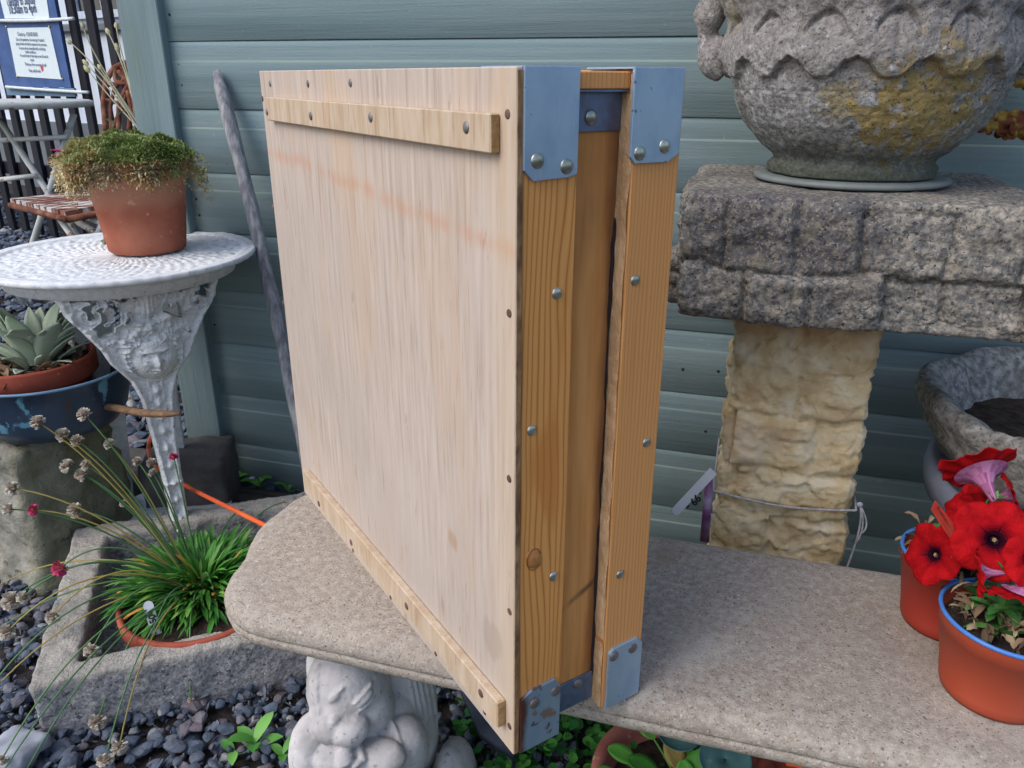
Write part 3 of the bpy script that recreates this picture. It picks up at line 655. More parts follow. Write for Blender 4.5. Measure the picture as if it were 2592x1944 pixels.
# plates down in the channel
def chan(z0, z1, riv, ytop):
    g = G(); g.box((T1+.0006, CH-.0018, z0), (T2-.0014, CH-.0004, z1), .0003)
    if ytop: g.box((T1+.0006, .0045, z1-.0004), (T2-.0014, CH-.0012, z1+.0009))
    o = g.build('channel_plate', m_plated, case, smooth=False)
    P = end_pt(riv[0], riv[1], CH-.0022); g = G(); dome(g, (P[0], CH-.0020, P[2]), (0, -1, 0), .0052, .42, 18); g.build('rivet', m_rivet if ytop else m_nailb, o)
z1 = zc-.0012; z0 = end_pt(1500, 333, CH)[2]; chan(z0, z1, (1496, 297), True)
z1 = end_pt(1460, 1712, CH)[2]; z0 = end_pt(1460, 1778, CH)[2]; chan(max(z0, .003), z1, (1462, 1731), False)
rivets([(1410, 743), (1346, 1090), (1608, 710), (1637, 1120), (1401, 1459), (1570, 1454)], case, -.0002, .0043, m_rivet, .38)
P = end_pt(1646, 754); g = G(); g.lathe([(.0012, .0), (.0026, -.0001), (.0030, -.0009)], 14, M=Matrix.Translation((P[0], 0, P[2]))@Matrix.Rotation(rad(90), 4, 'X'), close=True); g.build('screw_hole', m_nailr, case)
# knot near the bottom of the front stile
K0 = end_pt(1346, 1418); m_knot = flat('knot_wood', s(192, 128, 70), .5, v=.15, sc=300); m_knot2 = flat('knot_ring', s(120, 72, 40), .6)
g = G(); M = Matrix.Translation((K0[0]+.002, -.0001, K0[2]))@Matrix.Rotation(rad(90), 4, 'X')@Matrix.Rotation(rad(35), 4, 'Z'); g.lathe([(.0072, -.0004), (.007, .0001), (.001, .0003)], 20, fn=lambda V: V*np.array([1, 1.4, 1]), M=M)
kn = g.build('knot', m_knot, case); g = G(); g.tube([(K0[0]+.002+q*math.cos(t)*1.0, -.0003, K0[2]+q*1.45*math.sin(t)) for q in (.0066,) for t in np.linspace(.4, 5.6, 24)], .00035, 5); g.build('knot_edge', m_knot2, kn)
# battens on the panel
def batten(c4, nm, nails, th=.0075, m_n=m_nailb):
    P = [panel_pt(*c, -th) for c in c4]   # tl, bl, br, tr on the outer face
    y0 = (P[2][1]+P[3][1])/2; y1 = (P[0][1]+P[1][1])/2; zt = (P[0][2]+P[3][2])/2; zb = (P[1][2]+P[2][2])/2
    g = G(); g.box((-th, y0, zb), (-.0002, y1, zt), .0009); o = g.build(nm, m_ply2, case, smooth=False)
    g = G(); g.box((-th+.0008, y0-.0006, zb+.0008), (-.0008, y0+.0008, zt-.0008)); g.build('sawn_end', m_plyedge2, o, smooth=False)
    for p in nails:
        q = panel_pt(p[0], p[1], -th); g = G(); dome(g, (-th+.0001, q[1], min(zt-.004, max(zb+.004, q[2]))), (-1, 0, 0), .0042, .35); g.build('nail', m_n, o)
    return y0, y1, zb, zt
m_ply2 = mat('batten_wood', [(0, s(176, 152, 126)), (.5, s(186, 166, 142)), (1, s(196, 178, 156))], scale=90, detail=8, stretch=(1, 1, .2), rough=.75,
             layers=[dict(scale=120, detail=3, stretch=(1, 1, .06), lo=.60, hi=.70, col=s(160, 122, 84), fac=.5), dict(scale=9, stretch=(1, 1, .3), lo=.58, hi=.66, col=s(190, 154, 116), fac=.5), dict(scale=330, detail=3, stretch=(1, 1, .06), lo=.6, hi=.68, col=s(150, 116, 84), fac=.5)], bump=[(130, (1, 1, .08), .001, .6)])
m_plyedge2 = mat('sawn_edge', [(0, s(150, 112, 70)), (1, s(206, 170, 120))], scale=70, rough=.9, bump=[(300, (1, 1, 1), .003, .9)])
batten([(668, 256), (680, 314), (1231, 372), (1249, 269)], 'batten', [(676, 283), (787, 294), (938, 297), (1180, 323)])
# the lower batten
P0_ = panel_pt(770, 1249, -.0085)
batten([(768, 1202), (771, 1249), (1258, 1822), (1258, 1763)], 'batten', [(809, 1290), (889, 1373), (1029, 1534), (1217, 1755)], .0085, m_nailr)
for i, p in enumerate(((684, 212), (780, 212), (887, 210), (1285, 289), (1289, 793), (1289, 1212), (1290, 1548), (1290, 1838), (691, 524), (718, 767), (665, 250))):
    q = panel_pt(*p); g = G(); dome(g, (-.0001, q[1], q[2]), (-1, 0, 0), .0036 if i < 3 else .0031, .3); g.build('nail', m_nailb if i < 3 else m_nailr, pan)
for p in ((1227, 1803), (989, 1516), (1103, 1655), (894, 1396)):
    q = panel_pt(*p); g = G(); dome(g, (-.0001, q[1], max(.004, q[2])), (-1, 0, 0), .0027, .3); g.build('nail', m_nailr, pan)

# ================================================================== STONE BENCH
m_conc = mat('bench_stone', [(0, s(146, 135, 122)), (.5, s(166, 155, 142)), (1, s(184, 175, 162))], scale=120, detail=8, rough=.92, spec=.15,
             layers=[dict(scale=5, lo=.4, hi=.7, col=s(164, 156, 146), fac=.35), dict(scale=420, detail=2, lo=.58, hi=.66, col=s(196, 188, 178), fac=.7), dict(scale=380, detail=2, lo=.60, hi=.67, col=s(104, 94, 90), fac=.8), dict(vor=150, lo=.02, hi=.33, keep=.84, col=s(206, 200, 190), fac=.9), dict(vor=120, lo=.02, hi=.26, keep=.88, col=s(78, 66, 62), fac=.9),
                     dict(vor=210, lo=.05, hi=.4, keep=.7, col=s(176, 146, 112), fac=.6), dict(scale=4, detail=7, lo=.5, hi=.66, dist=.6, col=s(134, 124, 118), fac=.4), dict(scale=9, detail=7, lo=.6, hi=.7, col=s(150, 126, 96), fac=.4), dict(vor=34, lo=.01, hi=.045, keep=.90, stretch=(1, 2.4, 1), col=s(62, 48, 44), fac=.9), dict(scale=11, lo=.6, hi=.75, col=s(190, 186, 176), fac=.4)],
             bump=[(420, (1, 1, 1), .002, .8)])
bench = thing('stone_bench', 'low reconstituted stone bench with rounded end carried on carved squirrel supports', 'bench', (.1, -.65, 0))
def outline(off):
    P = []
    def arc(cx, cy, r_, a0, a1, n):
        for t in np.linspace(rad(a0), rad(a1), n): P.append((cx+(r_-off)*math.cos(t), cy+(r_-off)*math.sin(t)))
    XR = .78
    arc(-.492, -.552, .074, 90, 176, 12)                 # back left
    for t in np.linspace(.05, .95, 10): P.append((-.5655+off+.012*math.sin(t*math.pi)*-1+t*.022, -.556-t*.125))
    arc(-.452, -.689, .092, 184, 268, 14)     # front left
    for x_ in np.linspace(-.45, XR-.14, 70): P.append((x_, -.781+off))
    arc(XR-.10, -.701, .08, 280, 360, 10); arc(XR-.10, -.56, .08, 0, 90, 10)
    for x_ in np.linspace(XR-.12, -.47, 60): P.append((x_, -.478-off))
    return np.array(P)
prof = [(.30, .357), (.18, .357), (.10, .357), (.05, .357), (.028, .3568), (.016, .3555), (.008, .3525), (.003, .348), (.0006, .342), (0, .336), (.0012, .3335), (.003, .3325), (.0012, .331), (0, .328), (.002, .321), (.006, .316), (.012, .3125), (.020, .3105), (.035, .310)]
g = G(); n0 = len(outline(0)); ctr = np.array([.1, -.655])
rows = []
for (off, z) in prof:
    if off <= .03: O = outline(off)
    else:
        O = outline(.03); kf = (off-.03)/.27 if z > .33 else 0; kf = min(1, kf)
        tgt = np.stack([np.clip(O[:, 0], -.42, .62), np.full(n0, -.655)], -1); O = O*(1-kf)+tgt*kf
        if z < .33: O = outline(.035)
    V = np.concatenate([O, np.full((n0, 1), z)], 1)
    q = V*np.array([14, 14, 30]); dsp = .0010*fbm(q, 4)+.0005*vn(V*60, 5)
    if z < .353: V[:, :2] += ((ctr-V[:, :2])/np.linalg.norm(ctr-V[:, :2], axis=1)[:, None])*dsp[:, None]*1.6
    V[:, 2] += dsp*.7*(z > .35)*1.0 if off < .2 else 0
    rows.append(V)
k = len(rows); V = np.concatenate(rows); F = []
for i in range(k-1):
    for j in range(n0): F.append((i*n0+j, i*n0+(j+1) % n0, (i+1)*n0+(j+1) % n0, (i+1)*n0+j))
F.append(tuple((k-1)*n0+j for j in range(n0)))
g.add(V, F, .5); seat = wb(g, 'seat', m_conc, bench); weld(seat)
# carved scroll at the front left corner
g = G()
Pc = np.array([-.492, -.763, .338])
for (R_, q) in ((.016, .0022), (.0105, .002), (.005, .0025)):
    n_ = np.array([-.45, -.85, .3]); n_ /= np.linalg.norm(n_); u_ = np.cross(n_, [0, 0, 1]); u_ /= np.linalg.norm(u_); v_ = np.cross(n_, u_)
    P = [Pc+n_*.0005+R_*(math.cos(t)*u_*1.25+math.sin(t)*v_) for t in np.linspace(0, 6.283, 22)]; g.tube(P, q, 6, r=.5, cap=False)
wb(g, 'scroll_carving', m_conc, seat)
m_squir = mat('pale_cast_stone', [(0, s(176, 172, 172)), (1, s(204, 200, 198))], scale=14, detail=7, rough=.85, layers=[dict(scale=4, lo=.5, hi=.75, col=s(176, 170, 160), fac=.5), dict(vor=60, lo=.02, hi=.12, keep=.88, col=s(92, 88, 86), fac=.8), dict(scale=12, detail=7, lo=.54, hi=.68, col=s(128, 126, 118), fac=.5), dict(scale=160, detail=4, lo=.62, hi=.68, col=s(118, 116, 112), fac=.6)],
              bump=[(70, (1, 1, 1), .003, .5), (260, (1, 1, 1), .001, .4)])
SQP = np.array([-.345, -.668, 0])
def squirrel():
    from mathutils import Euler
    g = G(); ES = []; O_ = CAM-SQP
    def E_(c, R, rot=(0, 0, 0)):
        c = np.array(c, float); g.ell(c, R, rot, n=18); ES.append((c, np.array(R), np.array(Euler([rad(a) for a in rot]).to_matrix())))
    def hit(px, py):      # where the carved surface lies
        d = ray(px, py); best = None
        for c, R, M in ES:
            o = (M.T@(O_-c))/R; v = (M.T@d)/R; A = v@v; B = o@v; C_ = o@o-1; D = B*B-A*C_
            if D < 0: continue
            t = (-B-math.sqrt(D))/A
            if best is None or t < best[0]: n_ = M@(((o+v*t))/R); best = (t, O_+d*t, n_/np.linalg.norm(n_))
        return best[1], best[2]
    C = lambda px, py, D: O_+ray(px, py)*D                                        # centre at a depth along the view of a person standing in front
    D0 = ((np.array([-.372, -.705, .25])-CAM)@BF)
    def F(px, py, R, back, rot=(0, 0, 0)): E_(C(px, py, D0+back), R, rot)
    F(884, 1735, (.049, .052, .060), .010, (16, 0, 0))              # skull
    F(868, 1800, (.038, .038, .044), -.006, (18, 0, 0))             # bridge of the nose
    F(836, 1836, (.021, .021, .0185), -.034); F(880, 1842, (.025, .023, .0185), -.034)
    F(935, 1790, (.030, .032, .036), .006)                          # cheek
    F(872, 1878, (.029, .020, .010), -.012)                         # lower lip
    F(995, 1700, (.013, .018, .050), .040, (0, 8, 0)); F(810, 1700, (.016, .018, .045), .05)
    F(1040, 1770, (.030, .046, .125), .085, (0, -4, 0)); F(920, 1870, (.055, .050, .09), .075)
    F(798, 1900, (.028, .036, .052), -.010); F(1000, 1900, (.040, .040, .052), .026, (0, 20, 0)); F(1005, 1840, (.026, .036, .055), .050)
    F(850, 1915, (.034, .024, .022), -.030, (0, 14, 0)); F(945, 1915, (.042, .024, .021), -.020, (0, -12, 0))
    F(888, 1935, (.028, .026, .026), -.020)
    F(965, 1850, (.040, .045, .070), .050)
    def at(px, py, R, sink=.0, roll=0.0, K=None):
        p, n = hit(px, py); z_ = n; x_ = np.cross([0, 0, 1], z_); x_ /= np.linalg.norm(x_); y_ = np.cross(z_, x_); c_, s_ = math.cos(rad(roll)), math.sin(rad(roll)); x2 = x_*c_+y_*s_; y2 = -x_*s_+y_*c_
        V = []; n_ = 12
        for a in range(n_+1):
            for b in range(2*n_): ph = math.pi*a/n_; th = math.pi*b/n_; V.append(p-z_*sink+x2*R[0]*math.sin(ph)*math.cos(th)+y2*R[1]*math.sin(ph)*math.sin(th)+z_*R[2]*math.cos(ph))
        FF = [(a*2*n_+b, (a+1)*2*n_+b, (a+1)*2*n_+(b+1) % (2*n_), a*2*n_+(b+1) % (2*n_)) for a in range(n_) for b in range(2*n_)]
        g.add(V, FF, .5)
    at(924, 1768, (.0125, .0050, .0046), 0, 24); at(920, 1755, (.0165, .0030, .0040), 0, 27); at(929, 1782, (.0140, .0026, .0034), 0, 20)
    at(850, 1756, (.0125, .0026, .0036), 0, 40); at(846, 1767, (.0085, .0036, .0034), 0, 40)
    at(850, 1822, (.0085, .0060, .0050))
    for k in range(6): at(800+k*1.5, 1700+k*22, (.0026, .0100, .0032), 0, 10)
    for k in range(5): at(1040+k*14, 1740+k*5, (.0022, .050, .0030), 0, 2)
    for k in range(4): at(915-k*2, 1893+k*11, (.0150, .0038, .0065), -.002, -10); at(868+k*2, 1900+k*11, (.011, .0038, .0060), -.002, 10)
    for k in range(3): at(975+k*16, 1850+k*6, (.0024, .020, .0030), 0, 20)
    E_((-.070, -.040, .035), (.040, .055, .045)); E_((.010, -.040, .040), (.042, .055, .050)); E_((-.075, -.090, .018), (.022, .030, .016)); E_((.010, -.090, .018), (.022, .030, .016))
    E_((-.025, .02, .10), (.058, .052, .11)); E_((.060, .020, .045), (.022, .045, .050), (0, -14, 0))
    g.box((-.120, -.11, .0), (.070, .08, .022), .006)
    g.box((-.085, .010, .262), (.030, .080, .3095), .01)
    return g
def leg(P, rz, lab):
    g = squirrel(); o = g.build('leg', m_squir, bench, label=lab, mods=[('REMESH', dict(mode='VOXEL', voxel_size=.0017)), ('SMOOTH', dict(factor=.5, iterations=3))])
    o.modifiers['remesh'].use_smooth_shade = True
    tx = bpy.data.textures.get('carving') or bpy.data.textures.new('carving', 'CLOUDS'); tx.noise_scale = .014; tx.noise_depth = 4
    md = o.modifiers.new('carving', 'DISPLACE'); md.texture = tx; md.strength = .0022; md.mid_level = .5
    o.location = tuple(float(v) for v in (P-np.array(bench.location))); o.rotation_euler = (0, 0, rz); return o
leg(SQP, 0, 'pale support carved as a squirrel holding a nut')
l2 = leg(np.array([.50, -.655, 0]), 0, None)

# ================================================================== PEDESTAL COLUMN, CAPSTONE, URN
m_pillar = mat('ochre_cast_stone', [(0, s(190, 160, 114)), (.4, s(214, 190, 146)), (.75, s(224, 206, 170)), (1, s(230, 216, 190))], scale=26, detail=8, rough=.88,
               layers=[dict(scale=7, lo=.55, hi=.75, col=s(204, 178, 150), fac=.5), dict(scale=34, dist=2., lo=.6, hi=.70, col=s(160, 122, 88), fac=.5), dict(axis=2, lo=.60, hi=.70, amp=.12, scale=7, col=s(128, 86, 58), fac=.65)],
               bump=[(70, (1, 1, 1.3), .004, .6), (240, (1, 1, 1), .001, .4)])
def blocks(U, Z, rows, seed, wmin, wmax, gw, edge=.6, umin=-1., umax=2.):
    """depth of mortar grooves between irregular blocks: U along, Z up"""
    rng = np.random.default_rng(seed); D = np.zeros_like(U)
    wob = .006*vn(np.stack([U*18, Z*18, U*0+seed], -1), seed)+.004*vn(np.stack([U*50, Z*50, U*0], -1), seed+3)
    Zw = Z+wob; Uw = U+.006*vn(np.stack([Z*20, U*12, U*0+seed+9], -1), seed+1)
    H_ = np.zeros_like(U)
    for i in range(len(rows)-1):
        inr = (Zw >= rows[i]) & (Zw < rows[i+1])
        dz = np.minimum(abs(Zw-rows[i]), abs(Zw-rows[i+1])) if i not in () else abs(Zw-rows[i])
        x = umin; du = np.full_like(U, 9.); hh = np.zeros_like(U)
        while x < umax:
            wd = rng.uniform(wmin, wmax); off = rng.uniform(-.0035, .0035); sl = rng.uniform(-.06, .06)
            du = np.minimum(du, abs(Uw-x)); m_ = (Uw >= x) & (Uw < x+wd); hh = np.where(m_, off+sl*(Zw-rows[i]), hh); x += wd
        dd = np.minimum(du, dz); D = np.where(inr, 1-sst(0, gw, dd), D); H_ = np.where(inr, hh, H_)
    return D, H_
def pillar_disp(P, N):
    U = np.where(abs(N[..., 1]) > abs(N[..., 0]), P[..., 0], P[..., 1]+.4); Z = P[..., 2]
    D, Hh = blocks(U, Z, [-.02, .06, .13, .20, .262, .345, .41, .49, .55, .62, .7], 5, .06, .15, .012)
    q = P*np.array([22, 22, 34]); fl = fbm(q+2.2*vn(P*12, 4)[..., None], 4, 8); rg = 1-abs(fbm(P*np.array([14, 14, 42])+1.5*vn(P*16, 2)[..., None], 3, 12))
    rg2 = 1-abs(fbm(P*np.array([34, 34, 60])+1.8*vn(P*30, 12)[..., None], 4, 41)); d = -.0046*D+Hh*1.2+.0014*fl+.0022*(rg-.6)+.0018*(rg2-.6)+.0034*chips(P*np.array([34, 34, 44])+.35*fbm(P*30, 3, 5)[..., None], 3)+.0016*chips(P*np.array([90, 90, 120]), 9)
    return N*d[..., None]
g = cubegrid((.006, -.37, 0), (.176, -.205, .648), .0030, .014, pillar_disp)
o = weld(g.build('pedestal_column', m_pillar), 1e-4); tag(o, 'yellow ochre cast stone column behind the bench carrying the grey capstone', 'column')
m_cap = mat('lichen_dark_stone', [(0, s(90, 90, 92)), (.4, s(122, 120, 116)), (.7, s(152, 146, 136)), (1, s(184, 176, 162))], scale=150, detail=10, rough=.95, spec=.1,
            layers=[dict(scale=10, lo=.48, hi=.66, col=s(78, 76, 82), fac=.6), dict(scale=260, detail=5, lo=.55, hi=.63, col=s(176, 164, 142), fac=.6), dict(scale=26, detail=6, lo=.56, hi=.66, col=s(150, 140, 122), fac=.5), dict(scale=230, detail=4, lo=.60, hi=.66, col=s(50, 50, 58), fac=.85), dict(scale=5, lo=.58, hi=.75, col=s(140, 124, 100), fac=.35)],
            bump=[(260, (1, 1, 1), .004, .9), (60, (1, 1, 1), .004, .6)])
def cap_disp(P, N):
    U = np.where(abs(N[..., 1]) > abs(N[..., 0]), P[..., 0], P[..., 1]+.7); Z = P[..., 2]
    D, Hh = blocks(U, Z, [.55, .698, .82], 29, .055, .100, .0075)
    side = 1-sst(.5, .95, abs(N[..., 2])); fl = fbm(P*np.array([26, 26, 40]), 5, 3); rg = 1-abs(fbm(P*np.array([20, 20, 34]), 3, 31))
    ch = chips(P*np.array([55, 55, 75]), 7); return N*(side*(-.0062*D+Hh*1.4+.0012*(rg-.6)+.0020*ch)+.0036*fl*(.35+.65*side)+.001*vn(P*180, 3))[..., None]
g = cubegrid((-.072, -.458, .637), (.318, -.11, .780), .0030, .016, cap_disp)
o = weld(g.build('pedestal_capstone', m_cap), 1e-4); tag(o, 'thick blackened rock faced capstone between the ochre column and the urn', 'capstone')
UC = np.array([.121, -.27, .7815])
m_ring = flat('grey_ring', s(112, 118, 116), .6)
g = G(); g.lathe([(.001, 0), (.112, 0), (.116, .002), (.115, .006), (.108, .0075), (.001, .0075)], 72, c=UC); tag(g.build('grey_saucer', m_ring), 'thin grey round saucer under the foot of the urn', 'saucer')
m_urn = mat('lichened_urn_stone', [(0, s(124, 122, 118)), (.5, s(158, 156, 152)), (1, s(190, 190, 188))], scale=150, detail=9, rough=.93, spec=.1,
            layers=[dict(scale=8, lo=.5, hi=.72, col=s(144, 134, 120), fac=.3), dict(at=(.055, -.145, .075, .045), amp=.24, soft=.03, scale=60, col=s(172, 144, 62), fac=.72), dict(at=(-.045, -.15, .085, .012), amp=.12, soft=.015, scale=50, col=s(172, 152, 92), fac=.5), dict(at=(.09, -.14, .12, .01), amp=.12, soft=.015, scale=50, col=s(176, 152, 96), fac=.45), dict(scale=180, detail=5, lo=.60, hi=.66, col=s(84, 78, 78), fac=.7), dict(axis=2, lo=.13, hi=.17, amp=.06, scale=14, col=s(140, 130, 126), fac=.4),
                    dict(scale=60, detail=4, lo=.62, hi=.68, col=s(206, 206, 210), fac=.6), dict(axis=2, lo=.085, hi=.03, amp=.05, scale=12, col=s(74, 82, 66), fac=.85), dict(scale=14, lo=.58, hi=.7, col=s(108, 104, 94), fac=.55), dict(scale=320, detail=3, lo=.60, hi=.65, col=s(70, 66, 66), fac=.7), dict(scale=9, detail=6, lo=.6, hi=.7, col=s(150, 140, 96), fac=.4)],
            bump=[(300, (1, 1, 1), .004, 1.0), (70, (1, 1, 1), .004, .6)])
urn = thing('garden_urn', 'large weathered stone urn with carved leaf band and yellow lichen on the capstone', 'urn', UC+np.array([0, 0, .0078]))
key = np.array([(.092, 0), (.099, .002), (.100, .012), (.094, .018), (.097, .024), (.108, .032), (.122, .045), (.136, .062), (.148, .083), (.156, .108), (.1605, .135), (.1625, .16), (.164, .19), (.168, .22), (.178, .25), (.190, .262), (.194, .275), (.188, .285)])
zs = np.concatenate([np.linspace(0, .03, 16), np.linspace(.032, .262, 190), np.linspace(.264, .285, 10)])
prof = [(float(np.interp(z, key[:, 1], key[:, 0])), float(z)) for z in zs]
prof = [(r_, z) for (r_, z) in prof]
nseg = 640
def urn_fn(V):
    th = np.arctan2(V[:, 1], V[:, 0]); z = V[:, 2]; R = np.hypot(V[:, 0], V[:, 1]); nl = 15
    ph = (th*nl/(2*np.pi)+.15) % 1.0; a = abs(ph-.5)*2          # 0 leaf middle, 1 between leaves
    edge = .112+.026*a**1.15+.0050*abs(np.sin(a*np.pi*1.5))*-1+.0012*vn(np.stack([th*14, z*0, z*0], -1), 2)
    body = sst(edge-.0016, edge+.0016, z)
    vein = .0018*np.cos(ph*2*np.pi)*sst(.12, .16, z)-.0022*np.exp(-(a/.10)**2)*sst(edge+.006, edge+.012, z)
    arc = .158+.016*(1-((a)/.62)**2); hole = np.exp(-((z-arc)/.0034)**2)*(a < .62)
    ph2 = (ph+.5) % 1; a2 = abs(ph2-.5)*2
    flute = .0035*abs(np.cos(ph*np.pi*4))*sst(.175, .185, z)
    line = np.exp(-((z-.098)/.0016)**2)*(.5+.5*vn(np.stack([th*40, z*0, z*0], -1), 7))
    d = .0065*body+body*(vein+.0045*np.cos((z-.13)*70))-.007*hole*body+flute-.0022*line
    P = V*np.array([1, 1, 1.0]); d = d+.0028*fbm(P*30, 4, 5)+.0012*vn(P*150, 6)
    k = (R+d)/R; V = V.copy(); V[:, 0] *= k; V[:, 1] *= k; return V
g = G(); g.lathe(prof, nseg, fn=urn_fn, r=.5); g.lathe([(.186, .285), (.150, .275), (.145, .20), (.12, .08), (.001, .06)], 96, r=.5); g.build('body', m_urn, urn)
g = G(); P = []
hd = rad(207)
for t in np.linspace(0, 1, 16): P.append((.164+.030*math.sin(t*math.pi)**.7+.004*math.sin(t*9), 0, .118+t*.14))
def rot(P, a_): P = np.array(P); c, s_ = math.cos(a_), math.sin(a_); return np.stack([P[:, 0]*c-P[:, 1]*s_, P[:, 0]*s_+P[:, 1]*c, P[:, 2]], -1)
for hd_ in (rad(176), rad(-4)):
    g = G(); g.tube(rot(P, hd_), [.016+.005*math.sin(i*1.1) for i in range(16)], 16); g.ell(rot([(.176, 0, .14)], hd_)[0], (.017, .02, .022), n=10); o = g.build('handle', m_urn, urn, mods=[('REMESH', dict(mode='VOXEL', voxel_size=.003)), ('SMOOTH', dict(factor=.5, iterations=4))])

# ================================================================== STONE TROUGH
m_trough = mat('granite_trough', [(0, s(124, 124, 126)), (.5, s(156, 155, 156)), (1, s(190, 188, 186))], scale=170, detail=9, rough=.95, spec=.12,
               layers=[dict(scale=6, lo=.5, hi=.7, col=s(128, 130, 132), fac=.4), dict(scale=170, detail=5, lo=.58, hi=.65, col=s(70, 70, 76), fac=.8), dict(scale=150, detail=5, lo=.62, hi=.68, col=s(196, 190, 178), fac=.7),
                       dict(axis=2, lo=.090, hi=.106, amp=.008, scale=30, col=s(190, 182, 168), fac=.6), dict(scale=7, lo=.6, hi=.75, col=s(164, 148, 128), fac=.35)],
               bump=[(240, (1, 1, 1), .004, .9), (60, (1, 1, 1), .004, .6)])
TA = rad(36.5); TO = np.array([-.890, -.732, 0])
tro = thing('stone_trough', 'rough grey granite trough sunk in the slate gravel left of the bench', 'trough', TO, TA)
TL, TW, TH = .53, .436, .106
def tdisp(P, N): return N*(.0055*fbm(P*14, 4, 2)+.0028*fbm(P*45, 4, 9)+.001*vn(P*150, 3))[..., None]
g = G(); 
gb = cubegrid((0, 0, -.02), (TL, TW, .025), .006, .008, tdisp); g.v += gb.v; g.f += gb.f; g.r += gb.r; g.n += gb.n
def addg(g, h):
    g.f += [tuple(a+g.n for a in f) for f in h.f]; g.v += h.v; g.r += h.r; g.n += h.n
g = G()
for (lo, hi) in (((0, 0, -.02), (TL, TW, .028)), ((0, 0, -.02), (TL, .040, TH)), ((0, TW-.046, -.02), (TL, TW, TH+.002)), ((0, .02, -.02), (.058, TW-.02, TH-.001)), ((TL-.05, .02, -.02), (TL, TW-.02, TH-.001))):
    addg(g, cubegrid(lo, hi, .006, .004, lambda P, N: N*0))
o = g.build('basin', m_trough, tro, mods=[('REMESH', dict(mode='VOXEL', voxel_size=.0036)), ('SMOOTH', dict(factor=.5, iterations=2))])
o.modifiers['remesh'].use_smooth_shade = True
tx = bpy.data.textures.new('stone_relief', 'CLOUDS'); tx.noise_scale = .045; tx.noise_depth = 5
md = o.modifiers.new('relief', 'DISPLACE'); md.texture = tx; md.strength = .011; md.mid_level = .5
tx = bpy.data.textures.new('stone_grain', 'CLOUDS'); tx.noise_scale = .012; tx.noise_depth = 3
md = o.modifiers.new('grain', 'DISPLACE'); md.texture = tx; md.strength = .005; md.mid_level = .5

# ================================================================== CAST IRON TABLE
m_iron = mat('white_cast_iron', [(0, s(204, 207, 210)), (.5, s(220, 222, 222)), (1, s(230, 230, 228))], scale=90, detail=8, rough=.6, spec=.3,
             layers=[dict(scale=50, detail=6, lo=.62, hi=.68, col=s(132, 128, 122), fac=.6), dict(scale=9, lo=.6, hi=.75, col=s(190, 186, 180), fac=.4), dict(vor=60, lo=.02, hi=.14, keep=.85, col=s(96, 84, 70), fac=.7), dict(scale=240, detail=4, lo=.62, hi=.68, col=s(150, 154, 160), fac=.5)],
             bump=[(260, (1, 1, 1), .001, .5)])
TCn = np.array([-1.075, -.222, .6]); TR = .232
ct = thing('cast_iron_table', 'ornate white cast iron table with a face mask on its leg holding the terracotta pot', 'table', TCn*np.array([1, 1, 0]))
g = G()
zz = [(.001, .0), (.05, .0)]+[(r_, .0) for r_ in np.linspace(.06, .205, 60)]+[(.207, .0), (.210, .003), (.219, .0035), (.222, .002), (.228, .0045), (TR-.0005, .003), (TR, -.002), (TR-.0015, -.0055), (TR-.006, -.0075), (.20, -.009), (.001, -.010)]
def top_fn(V):
    R = np.hypot(V[:, 0], V[:, 1]); th = np.arctan2(V[:, 1], V[:, 0]); up = (V[:, 2] > -.0005) & (R < .206)
    pat = .0009*np.cos(th*18)*np.cos(R*260)+.0007*np.cos(th*54+R*200)+.0012*vn(V*210, 3)
    h = np.where(up, pat*sst(.03, .06, R), 0)
    bead = .0016*np.maximum(0, np.cos(th*96))*np.exp(-((R-.2145)/.004)**2)*(V[:, 2] > 0)
    V = V.copy(); V[:, 2] += h+bead; k = 1+.003*np.cos(th*48)*(R > .225); V[:, 0] *= k; V[:, 1] *= k; return V
g.lathe(zz, 400, fn=top_fn, r=.5, c=(0, 0, 0)); g.v = [v+TCn for v in g.v]; wb(g, 'tabletop', m_iron, ct)
g = G(); g.lathe([(.196, -.010), (.200, -.014), (.194, -.022), (.192, -.034), (.186, -.036), (.180, -.030), (.178, -.012)], 120, c=TCn); wb(g, 'apron', m_iron, ct)
